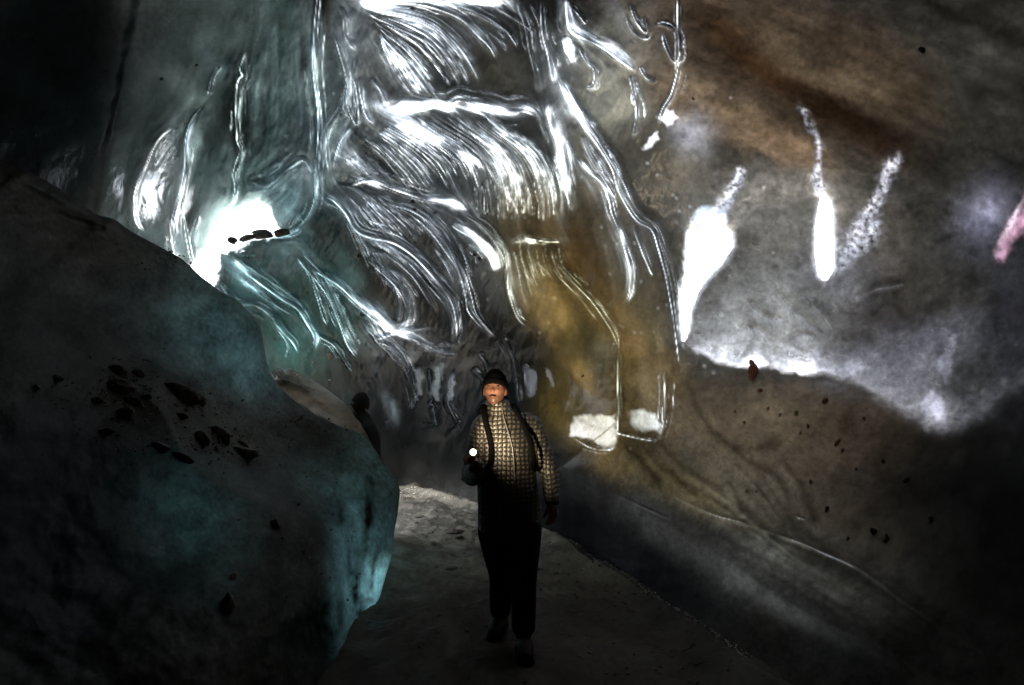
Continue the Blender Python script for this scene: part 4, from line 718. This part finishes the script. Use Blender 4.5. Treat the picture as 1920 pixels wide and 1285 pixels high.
def make_person(name, J, yaw, pitch, jacket_mat, beanie_mat, label, face=True):
    root = bpy.data.objects.new(name, None); C.objects.link(root); root.location = (J['pelvis'].x, J['pelvis'].y, 0); root.empty_display_size = .3
    off = Vector(root.location); J = {k: [p_ - off for p_ in v] if isinstance(v, list) else v - off for k, v in J.items()}
    tag(root, label, 'person'); ax = (J['shoulder_l'] - J['shoulder_r']).normalized(); fw = Vector((0, 0, 1)).cross(ax).normalized() * -1   # fw = where the chest points
    if fw.y > 0 and face: fw = -fw
    bm = bmesh.new(); R = head_bm(bm, J['head'], yaw, pitch)
    limb(bm, [J['neck'] - Vector((0, 0, .05)), J['neck'], J['head'] - Vector((0, 0, .05))], [.062, .058, .056], 1, ax)
    limb(bm, [J['pelvis'], (J['pelvis'] + J['chest']) / 2, J['chest'], J['neck'] - Vector((0, 0, .03))], [.15, .135, .165, .07], [.72, .72, .68, .9], ax)
    for s_ in 'lr':
        limb(bm, [J['shoulder_' + s_], J['elbow_' + s_], J['wrist_' + s_]], [.052, .042, .028], 1, fw)
        limb(bm, [J['hip_' + s_], J['knee_' + s_], J['ankle_' + s_]], [.085, .058, .042], 1, ax)
        w_ = J['wrist_' + s_]; hand_bm(bm, w_, J['hand_' + s_] - w_, J['palm_' + s_] - w_, .75 if s_ == 'r' and face else .35, 1 if s_ == 'r' else -1)
        a_ = J['ankle_' + s_]; t_ = J['toe_' + s_]; limb(bm, [a_, (a_ + t_) / 2, t_], [.042, .04, .03], .6, ax)
    fuse(mesh('body', bm, SKIN, root), .0055, 2, .4)
    # jacket
    bm = bmesh.new(); up_ = Vector((0, 0, 1)); ch, pe = J['chest'], J['pelvis']
    limb(bm, [pe - up_ * .10, pe + up_ * .02, (pe + ch) / 2, ch, (ch + J['neck']) / 2 + up_ * .03, J['neck'] + up_ * .005], [.222, .225, .215, .222, .165, .088], [.72, .72, .70, .68, .66, .9], ax, 28)
    for s_ in 'lr':
        sh, el, wr = J['shoulder_' + s_], J['elbow_' + s_], J['wrist_' + s_]
        limb(bm, [sh * .6 + ch * .4 + up_ * .05, sh, sh.lerp(el, .5), el, el.lerp(wr, .5), wr], [.10, .092, .080, .074, .064, .05], 1, fw, 18)
    limb(bm, [J['neck'] - up_ * .02, J['neck'] + up_ * .045], [.096, .088], 1, ax, 20)
    limb(bm, [J['neck'] - fw * .085 + ax * .10 + up_ * .0, J['neck'] - fw * .115 + up_ * .03, J['neck'] - fw * .085 - ax * .10 + up_ * .0], [.035, .05, .035], 1, up_, 14)      # folded hood
    rj = random.Random(3)
    for k in range(26):                                                  # creases
        s_ = rj.choice('lr'); sh, el = J['shoulder_' + s_], J['elbow_' + s_]; p_ = sh.lerp(el, rj.uniform(.2, 1.05)); d_ = Vector((rj.uniform(-1, 1), rj.uniform(-1, 1), rj.uniform(-.4, .4))).normalized()
        ball(bm, p_ + d_ * .055, (.035, .035, .012), 10)
    fuse(mesh('jacket', bm, jacket_mat, root), .011, 3, .5)
    bm = bmesh.new()
    for s_ in 'lr':
        h, k_, a_ = J['hip_' + s_], J['knee_' + s_], J['ankle_' + s_]
        limb(bm, [h + up_ * .06, h, h.lerp(k_, .5), k_, k_.lerp(a_, .5), a_ + up_ * .03], [.125, .125, .105, .085, .082, .078], 1, ax, 18)
    limb(bm, [pe - up_ * .08, pe + up_ * .03], [.17, .17], .75, ax, 20)
    fuse(mesh('trousers', bm, TROUSER, root), .012, 3, .5)
    for s_ in 'lr':
        bm = bmesh.new(); a_, t_ = J['ankle_' + s_], J['toe_' + s_]; hl = a_ + (a_ - t_).normalized() * .07; hl.z = .055
        limb(bm, [a_ + up_ * .08, a_ + up_ * .0], [.062, .060], 1, ax, 16); limb(bm, [hl, Vector((a_.x, a_.y, .062)), a_.lerp(t_, .6) * 1 + up_ * .0, Vector((t_.x, t_.y, .045))], [.048, .054, .058, .046], .8, ax, 16)
        b_ = fuse(mesh('boot', bm, BOOT, root), .007, 2); bm = bmesh.new()
        limb(bm, [Vector((hl.x, hl.y, .018)), Vector((a_.x, a_.y, .018)), Vector((t_.x, t_.y, .018)) + (t_ - a_).normalized() * .01], [.052, .056, .055], .32, ax, 16); mesh('sole', bm, STRAP, b_)
    # knitted hat over the crown
    bm = bmesh.new(); m_, n_ = 40, 18; rows = []
    for j in range(n_ + 1):
        f_ = j / n_; row = []
        for i in range(m_):
            th = 2 * math.pi * i / m_; front = .5 + .5 * math.cos(th); ph = f_ * (math.pi * .5 + .12 + .40 * (1 - front) - .30 * front)
            rr = 1.10 + (.05 if f_ > .82 else 0) + .008 * math.sin(th * 20) * (f_ > .1)
            v_ = Vector((.080 * rr * math.sin(ph) * math.sin(th), -.098 * rr * math.sin(ph) * math.cos(th) + .012, .132 * rr * math.cos(ph) + .002)); row.append(bm.verts.new(J['head'] + R @ v_))
        rows.append(row)
    for a, b in zip(rows, rows[1:]):
        for i in range(m_): bm.faces.new((a[i], a[(i + 1) % m_], b[(i + 1) % m_], b[i]))
    bmesh.ops.remove_doubles(bm, verts=bm.verts, dist=1e-5)
    hat = mesh('beanie', bm, beanie_mat, root); sd_ = hat.modifiers.new('thickness', 'SOLIDIFY'); sd_.thickness = .006; sd_.offset = 1
    if face:
        for sx_ in (-1, 1):
            bm = bmesh.new(); c_ = J['head'] + R @ Vector((sx_ * .031, -.0755, .011)); ball(bm, c_, (.0125, .0125, .0085), 16); e_ = mesh('eye', bm, EYEW, root)
            bm = bmesh.new(); ball(bm, c_ + R @ Vector((.002, -.0095, -.0005)), (.0058, .004, .0058), 12); mesh('iris', bm, IRIS, e_)
            bm = bmesh.new(); limb(bm, [J['head'] + R @ Vector((sx_ * q_[0], q_[1], q_[2])) for q_ in ((.012, -.095, .028), (.030, -.094, .034), (.047, -.082, .029))], [.003, .005, .0028], .6, up_, 8); mesh('eyebrow', bm, HAIR, root)
        bm = bmesh.new(); limb(bm, [J['head'] + R @ Vector(q_) for q_ in ((-.022, -.0885, -.058), (0, -.0985, -.0575), (.022, -.0885, -.058))], [.003, .0062, .003], .7, up_, 10); mesh('lips', bm, LIP, root)
    return root, J, off, ax, fw

J = dict(head=W(928, 731, 3.62), neck=W(934, 768, 3.66), chest=W(946, 838, 3.66), pelvis=W(955, 960, 3.68), shoulder_r=W(908, 802, 3.62), shoulder_l=W(994, 800, 3.74),
         elbow_r=W(886, 890, 3.56), wrist_r=W(894, 874, 3.24), hand_r=W(888, 855, 3.15), palm_r=W(875, 868, 3.14), elbow_l=W(1030, 885, 3.74), wrist_l=W(1036, 944, 3.60), hand_l=W(1037, 985, 3.55), palm_l=W(1010, 950, 3.5),
         hip_r=W(930, 1000, 3.68), hip_l=W(982, 1000, 3.68), knee_r=W(940, 1082, 3.72), knee_l=W(982, 1092, 3.58), ankle_r=Vector((-.085, 3.98, .11)), ankle_l=Vector((.075, 3.62, .11)), toe_r=Vector((-.125, 3.80, .05)), toe_l=Vector((.085, 3.43, .05)))
man, JM, off, ax, fw = make_person('person', J, math.radians(-8), math.radians(-4), JACKET, WOOL, 'bearded man in checkered quilted jacket and grey beanie holding a lit torch')
# backpack straps and pack (worn, so parts of him)
for sgn in (1, -1):
    a = JM['neck'] + ax * .11 * sgn; ch = JM['chest']
    bm = bmesh.new(); limb(bm, [a - fw * .10 - Vector((0, 0, .02)), a + Vector((0, 0, .035)), a + ax * .02 * sgn + fw * .10 - Vector((0, 0, .06)), ch + ax * .145 * sgn + fw * .145, ch + ax * .16 * sgn + fw * .135 - Vector((0, 0, .12)), ch + ax * .21 * sgn + fw * .02 - Vector((0, 0, .2))], [.019] * 6, .3, ax, 12)
    mesh('backpack_strap', bm, STRAP, man)
bm = bmesh.new(); c = JM['chest'] - fw * .25; limb(bm, [c - Vector((0, 0, .24)), c, c + Vector((0, 0, .15)), c + Vector((0, 0, .2))], [.15, .16, .15, .12], .55, ax, 20); fuse(mesh('backpack', bm, STRAP, man), .012, 2)
bm = bmesh.new(); limb(bm, [JM['neck'] + fw * .085 + Vector((0, 0, .03)), JM['neck'] + fw * .115 - Vector((0, 0, .05)), JM['chest'] + fw * .158, (JM['chest'] + JM['pelvis']) / 2 + fw * .162], [.004] * 4, .6, ax, 8); mesh('zip', bm, METAL, man)

# torch held in his right hand
TP = W(887, 850, 3.08); TDIR = Vector((.12, -.80, .55)).normalized()
tr = bpy.data.objects.new('torch', None); C.objects.link(tr); tr.location = TP; tag(tr, 'small lit torch in the hand of the man in the quilted jacket', 'torch')
bm = bmesh.new(); limb(bm, [-TDIR * .13, -TDIR * .035, -TDIR * .02, -TDIR * .004], [.012, .012, .018, .018], 1, Vector((1, 0, 0)), 16, 3); mesh('torch_body', bm, METAL, tr)
Me = Mat('lit_lens'); em = Me.n('ShaderNodeEmission'); em.inputs[0].default_value = (1, .82, .6, 1); em.inputs[1].default_value = 1.0; LENS = Me.surf(em.outputs[0])
bm = bmesh.new(); ball(bm, TDIR * .012, (.017, .017, .017), 20); mesh('lens', bm, LENS, tr)
ld = bpy.data.lights.new('torch_light', 'SPOT'); ld.energy = 3.8; ld.color = (1, .78, .5); ld.spot_size = math.radians(98); ld.spot_blend = 1.0; ld.shadow_soft_size = .05
lo = bpy.data.objects.new('torch_light', ld); C.objects.link(lo); lo.parent = tr; lo.location = TDIR * .05; lo.rotation_euler = Vector((-.56, -.72, -.34)).to_track_quat('Z', 'Y').to_euler()

# the second visitor, seen from the side behind the mound
J2 = dict(head=W(674, 757, 6.6), neck=W(680, 784, 6.62), chest=W(690, 820, 6.64), pelvis=W(694, 893, 6.66), shoulder_r=W(690, 806, 6.46), shoulder_l=W(692, 806, 6.84), elbow_r=W(697, 850, 6.44), wrist_r=W(690, 885, 6.42), hand_r=W(688, 905, 6.42), palm_r=W(680, 890, 6.5),
          elbow_l=W(697, 850, 6.86), wrist_l=W(690, 885, 6.86), hand_l=W(688, 905, 6.86), palm_l=W(680, 890, 6.8), hip_r=W(694, 912, 6.56), hip_l=W(694, 912, 6.76), knee_r=W(692, 960, 6.55), knee_l=W(692, 960, 6.77), ankle_r=Vector((-1.80, 6.56, .11)), ankle_l=Vector((-1.80, 6.76, .11)), toe_r=Vector((-2.02, 6.56, .05)), toe_l=Vector((-2.02, 6.76, .05)))
make_person('person', J2, math.radians(-78), math.radians(-3), BLACK, BLACK, 'person in dark clothes and beanie turned sideways behind the ice mound', face=False)

# ================================================================== stones
def wall_d(u, v):
    i = np.clip(np.searchsorted(vs, v), 0, len(vs) - 1); j = np.clip(np.searchsorted(us, u), 0, len(us) - 1); return Dw[i, j]
def loft_d(Lf, u, v):
    k = np.argmin((Lf.U - u) ** 2 + (Lf.V - v) ** 2); return (Lf.D * (1 - Lf.H / F)).ravel()[k]
def stone(name, P0, size, mat, label, cat='rock', group=None, rot=0.0, seed=0, facing=True):
    """size = (across, up, deep) in metres"""
    r = random.Random(seed); bm = bmesh.new(); bmesh.ops.create_icosphere(bm, subdivisions=3, radius=1)
    pl = [Vector((r.gauss(0, 1), r.gauss(0, 1), r.gauss(0, 1))).normalized() for _ in range(9)]; cut = [r.uniform(.55, .85) for _ in pl]
    for v_ in bm.verts:
        for n_, c_ in zip(pl, cut):
            d_ = v_.co.dot(n_)
            if d_ > c_: v_.co -= n_ * (d_ - c_) * .85
        v_.co *= 1 + .06 * math.sin(v_.co.x * 9 + seed) * math.sin(v_.co.z * 7 - seed)
        v_.co = Vector((v_.co.x * size[0] / 1.5, v_.co.y * size[2] / 1.5, v_.co.z * size[1] / 1.5))
    o = mesh(name, bm, mat, None, smooth=False); o.location = P0; o.rotation_euler = (0, math.radians(rot), 0); tag(o, label, cat, group); return o
k = 0
for (u, v, su, sv, rot, lab) in [(437, 452, 13, 11, 0, 'small round dark rock at the left end of the row on the bright ice ledge'), (463, 447, 24, 8, -14, 'low flat dark rock second from left on the bright ice ledge'), (491, 441, 34, 16, -4, 'largest dark rock on the bright ice ledge under the opening'), (528, 437, 27, 9, -12, 'long slab of dark rock at the right end of the bright ice ledge')]:
    d = 8.35; stone('rock', V(u, v, d), (su * d / F, sv * d / F, .16), ROCK, lab, rot=rot, seed=k); k += 1
for (u, v, su, sv, rot, lab) in [(335, 742, 66, 34, 22, 'largest brown rock lying on the slope of the ice mound'), (371, 750, 26, 26, 30, 'rough brown rock touching the right end of the largest rock on the mound'), (410, 820, 36, 40, -8, 'upright dark boulder standing in the lower rock patch on the mound'), (374, 824, 34, 24, 10, 'dark rock lying against the left side of the upright boulder'),
        (455, 851, 50, 28, 6, 'flat dark rock with a pale icy top right of the upright boulder'), (452, 832, 26, 8, 25, 'thin dark stone just above the flat rock with the pale icy top'), (300, 838, 34, 16, 18, 'wedge shaped dark stone left of the lower rock patch'), (342, 858, 40, 12, 22, 'long low dark stone at the bottom of the lower rock patch'),
        (237, 779, 32, 24, 0, 'rounded dark stone lowest in the upper left cluster on the mound'), (218, 698, 34, 22, 8, 'dark stone at the top left of the upper cluster on the mound'), (257, 702, 22, 16, 12, 'small dark stone right of the top stone in the upper cluster'), (222, 726, 46, 26, 12, 'broad dark stone in the middle of the upper cluster on the mound'),
        (248, 755, 36, 18, 28, 'tilted dark stone between the broad and the rounded stones of the cluster'), (274, 744, 20, 11, 0, 'small dark stone between the upper cluster and the largest rock'), (338, 781, 26, 13, 8, 'small brown stone just below the largest rock on the mound'), (197, 812, 34, 12, -8, 'low dark stone under the upper cluster on the mound'),
        (182, 752, 20, 14, 0, 'small dark stone left of the rounded stone on the mound'), (67, 727, 16, 11, 0, 'lone small stone far left on the dark slope of the mound'), (107, 710, 22, 12, 0, 'lone flat stone on the dark slope of the mound left of the cluster')]:
    d = float(loft_d(M_, u, v)); stone('rock', V(u, v, d - .01), (su * d / F, sv * d / F, .6 * min(su, sv) * d / F), ROCK, lab, rot=rot, seed=k); k += 1
for (u, v, su, sv, rot, lab) in [(427, 1136, 26, 42, 6, 'diamond shaped dark stone frozen into the lower face of the mound'), (515, 985, 20, 17, 0, 'round dark stone frozen into the middle of the mound face'), (438, 1084, 10, 14, 0, 'tiny dark stone just above the diamond shaped one in the mound face')]:
    d = float(loft_d(M_, u, v)); stone('stone', V(u, v, d), (su * d / F, sv * d / F, .04), ROCK, lab, 'stone', rot=rot, seed=k); k += 1
for (u, v, su, sv, rot, lab) in [(618, 664, 10, 20, -15, 'dark oval stone in the teal ice between the ribs above the bench'), (1412, 699, 16, 26, 8, 'reddish brown pebble standing out of the brightest white band of ice'), (1410, 681, 8, 12, -6, 'reddish brown pebble stuck on top of the larger one in the white band'), (1425, 733, 8, 7, 20, 'small black stone just below the reddish brown pebbles'), (1547, 752, 10, 11, 0, 'small black stone in brown ice right of the reddish pebbles'),
        (1730, 94, 12, 10, 30, 'lone dark pebble in the smooth brown ice high on the right wall')]:
    d = float(wall_d(u, v)); stone('stone', V(u, v, d - .005), (su * d / F, sv * d / F, .6 * min(su, sv) * d / F), ROCKB if 'redd' in lab else ROCK, lab, 'stone', rot=rot, seed=k); k += 1
rr_ = random.Random(11)
UNIQ = {(1640, 998): 'larger left one of a pair of dark stones low on the right wall', (1662, 1010): 'right one of a pair of dark stones low on the right wall', (1745, 975): 'lone dark stone far right of the stone pair on the right wall', (1700, 900): 'lone dark stone near the dark right edge of the lower wall', (1570, 830): 'elongated dark stone directly above a smaller one in the brown wall', (1578, 846): 'smaller dark stone directly below an elongated one in the brown wall', (1418, 922): 'tiny right one of two side by side grains low in the wall', (1400, 921): 'tiny left one of two side by side grains low in the wall', (1280, 905): 'small dark stone nearest the walking man in the brown wall', (1550, 955): 'dark stone just above the long pale crease of the right wall'}
for (u, v, s_) in [(1515, 800, 9), (1493, 776, 12), (1570, 830, 15), (1578, 846, 11), (1500, 812, 8), (1520, 905, 9), (1640, 998, 20), (1662, 1010, 18), (1440, 766, 7), (1462, 778, 7), (1395, 792, 7), (1620, 786, 9), (1655, 865, 11), (1550, 955, 12), (1605, 880, 8), (1400, 921, 6), (1418, 922, 5), (1700, 900, 14), (1745, 975, 16), (1590, 1010, 9), (1280, 905, 7), (1378, 772, 7)]:
    d = float(wall_d(u, v)); stone('stone', V(u, v, d - .003), (s_ * .6 * d / F, s_ * .85 * d / F, s_ * .4 * d / F), ROCK, UNIQ.get((u, v), 'small dark stone frozen into the dim brown ice low on the right wall'), 'stone', 'stones in the lower right wall', rr_.uniform(-40, 40), k); k += 1
for (u, v, s_) in [(745, 205, 4), (640, 215, 4), (775, 378, 7), (778, 393, 5), (815, 399, 4), (673, 480, 6), (680, 590, 6), (535, 607, 4), (515, 635, 4), (587, 680, 4), (617, 712, 4), (609, 340, 3), (772, 15, 5), (345, 230, 3), (368, 122, 4), (302, 148, 6), (670, 172, 3), (900, 485, 6), (890, 478, 5), (1093, 705, 4), (1300, 185, 4)]:
    d = float(wall_d(u, v)); stone('grit', V(u, v, d - .004), (s_ * 1.2 * d / F, s_ * d / F, s_ * .5 * d / F), ROCK, 'dark speck of grit melted into the clear fluted ice wall', 'grit', 'grit specks in the clear ice wall', rr_.uniform(-40, 40), k); k += 1
for (u, v, s_) in [(787, 971, 12), (855, 998, 22), (860, 1006, 14), (780, 983, 6), (848, 1062, 16), (1010, 1065, 10), (1042, 1075, 9), (1120, 1060, 8)]:
    P0 = W(u, v, 1); dd_ = floor_d(v); P0 = V(u, v, dd_); i = np.argmin(abs(xs - P0.x)); j = np.argmin(abs(ys - P0.y)); P0.z = Z[j, i] + .01
    stone('stone', P0, (s_ * 1.2 * dd_ / F, s_ * .35 * dd_ / F, s_ * dd_ / F), ROCK, {855: 'largest dark stone sunk in the pale floor left of the man', 860: 'dark stone touching the largest one in the floor left of the man', 848: 'dark stone in the shadowed floor beside the left leg of the man', 787: 'dark stone on the pale floor nearest the ice mound', 780: 'tiny stone on the pale floor just below the one nearest the mound', 1120: 'stone on the dark floor furthest right of the man'}.get(u, 'small dark stone half sunk in the dark floor just right of the man'), 'stone', 'stones on the cave floor', 0, k); k += 1

# clump of frost crystals on the bench's crest
Mf = Mat('frost'); pf = Mf.n('ShaderNodeBsdfPrincipled'); pf.inputs['Base Color'].default_value = (.85, .83, .78, 1); pf.inputs['Roughness'].default_value = .25; tf = Mf.n('ShaderNodeBsdfTranslucent'); tf.inputs[0].default_value = (.7, .7, .66, 1); mf = Mf.n('ShaderNodeMixShader'); mf.inputs[0].default_value = .45
Mf.t.links.new(pf.outputs[0], mf.inputs[1]); Mf.t.links.new(tf.outputs[0], mf.inputs[2]); FROST = Mf.surf(mf.outputs[0])
bm = bmesh.new(); rf = random.Random(4)
for i in range(420):
    t_ = rf.random(); u = 512 + 78 * t_; h_ = 14 * math.exp(-((t_ - .15) / .15) ** 2) + 20 * math.exp(-((t_ - .52) / .16) ** 2) + 5 * (1 - t_)
    v = 703 + 26 * t_ - rf.random() * h_ + 2; P0 = V(u, v, 5.62 + .3 * t_ + rf.uniform(-.05, .05)); s_ = rf.uniform(.008, .02)
    a = Vector((rf.gauss(0, 1), rf.gauss(0, 1), rf.gauss(.3, 1))).normalized(); b = a.orthogonal().normalized(); c = a.cross(b)
    vv = [bm.verts.new(P0 + x * s_) for x in (a * 1.6, b * .6, c * .6, -b * .6, -c * .6, -a * .8)]
    for f_ in ((0, 1, 2), (0, 2, 3), (0, 3, 4), (0, 4, 1), (5, 2, 1), (5, 3, 2), (5, 4, 3), (5, 1, 4)): bm.faces.new([vv[x] for x in f_])
tag(mesh('frost_crystals', bm, FROST, None, False), kind='stuff')

# crumbs of clear ice along the foot of the wall
bm = bmesh.new(); rc = random.Random(9)
foot = catmull([(752, 916), (800, 914), (860, 928), (930, 944), (1000, 968), (1060, 1002), (1140, 1056), (1230, 1120), (1310, 1180), (1400, 1252)], 3)
for i in range(900):
    u, v = foot[int(rc.random() ** 1.3 * (len(foot) - 1))]; v += abs(rc.gauss(0, 7)) + 1; u += rc.gauss(0, 8); dd_ = floor_d(v); P0 = V(u, v, dd_)
    i_ = np.argmin(abs(xs - P0.x)); j_ = np.argmin(abs(ys - P0.y)); P0.z = Z[j_, i_] + .004; s_ = rc.uniform(.003, .011) * (2.2 if rc.random() < .06 else 1) * min(1, dd_ / 6)
    a = Vector((rc.gauss(0, 1), rc.gauss(0, 1), rc.gauss(0, .6))).normalized(); b = a.orthogonal().normalized(); c = a.cross(b)
    vv = [bm.verts.new(P0 + x * s_) for x in (a * 1.5, b * .8, c * .7, -b * .8, -c * .7, -a)]
    for f_ in ((0, 1, 2), (0, 2, 3), (0, 3, 4), (0, 4, 1), (5, 2, 1), (5, 3, 2), (5, 4, 3), (5, 1, 4)): bm.faces.new([vv[x] for x in f_])
tag(mesh('ice_crumbs', bm, FROST, None, False), kind='stuff')

# rubble and gravel too small to count
def scatter(name, spots, seed):
    r = random.Random(seed); V_ = []; F_ = []
    for P0, s_ in spots:
        k0 = len(V_); a = Vector((r.gauss(0, 1), r.gauss(0, 1), r.gauss(0, .5))).normalized(); b = a.orthogonal().normalized(); c = a.cross(b)
        for x in (a * 1.2, b * r.uniform(.6, 1), c * r.uniform(.5, .9), -b * r.uniform(.6, 1), -c * r.uniform(.5, .9), -a * 1.1): V_.append(tuple(P0 + x * s_))
        F_ += [tuple(k0 + q_ for q_ in f_) for f_ in ((0, 1, 2), (0, 2, 3), (0, 3, 4), (0, 4, 1), (5, 2, 1), (5, 3, 2), (5, 4, 3), (5, 1, 4))]
    me = bpy.data.meshes.new(name); me.from_pydata(V_, [], F_); me.materials.append(ROCK); o = bpy.data.objects.new(name, me); C.objects.link(o); tag(o, kind='stuff')
rs = random.Random(21); pf_ = M_.D * (1 - M_.H / F); spots = []
for cu, cv2, ru, rv, n in ((240, 730, 60, 45, 420), (350, 755, 60, 30, 200), (410, 835, 75, 32, 420), (330, 800, 160, 70, 500), (560, 800, 90, 25, 160), (120, 730, 90, 50, 120), (300, 480, 120, 30, 120), (560, 1050, 120, 160, 150)):
    for _ in range(n):
        u, v = rs.gauss(cu, ru * .6), rs.gauss(cv2, rv * .6)
        j = rs.randrange(0, 1)
        i_ = np.argmin((M_.U[::4, ::4] - u) ** 2 + (M_.V[::4, ::4] - v) ** 2); uu, vv_, dd_ = M_.U[::4, ::4].ravel()[i_], M_.V[::4, ::4].ravel()[i_], pf_[::4, ::4].ravel()[i_]
        if (uu - u) ** 2 + (vv_ - v) ** 2 > 150: continue
        spots.append((V(u, v, dd_ - .004), rs.choice((1.5, 2, 2, 3, 4.5)) * rs.uniform(.5, 1) * dd_ / F))
scatter('rubble', spots, 5)
spots = []
for _ in range(1800):
    y = rs.uniform(2.6, 10.5); xe = float(np.interp(y, [2, 3.15, 4.4, 6.9, 9.4, 12.2], [2.1, 1.42, 1.15, .5, -.6, -2.3])); x = xe - abs(rs.gauss(0, 1.0)) - .02
    if x < -2.2: continue
    i_ = np.argmin(abs(xs - x)); j_ = np.argmin(abs(ys - y)); spots.append((Vector((x, y, Z[j_, i_])), rs.choice((.004, .006, .008, .012, .02)) * rs.uniform(.5, 1.1)))
scatter('gravel', spots, 6)
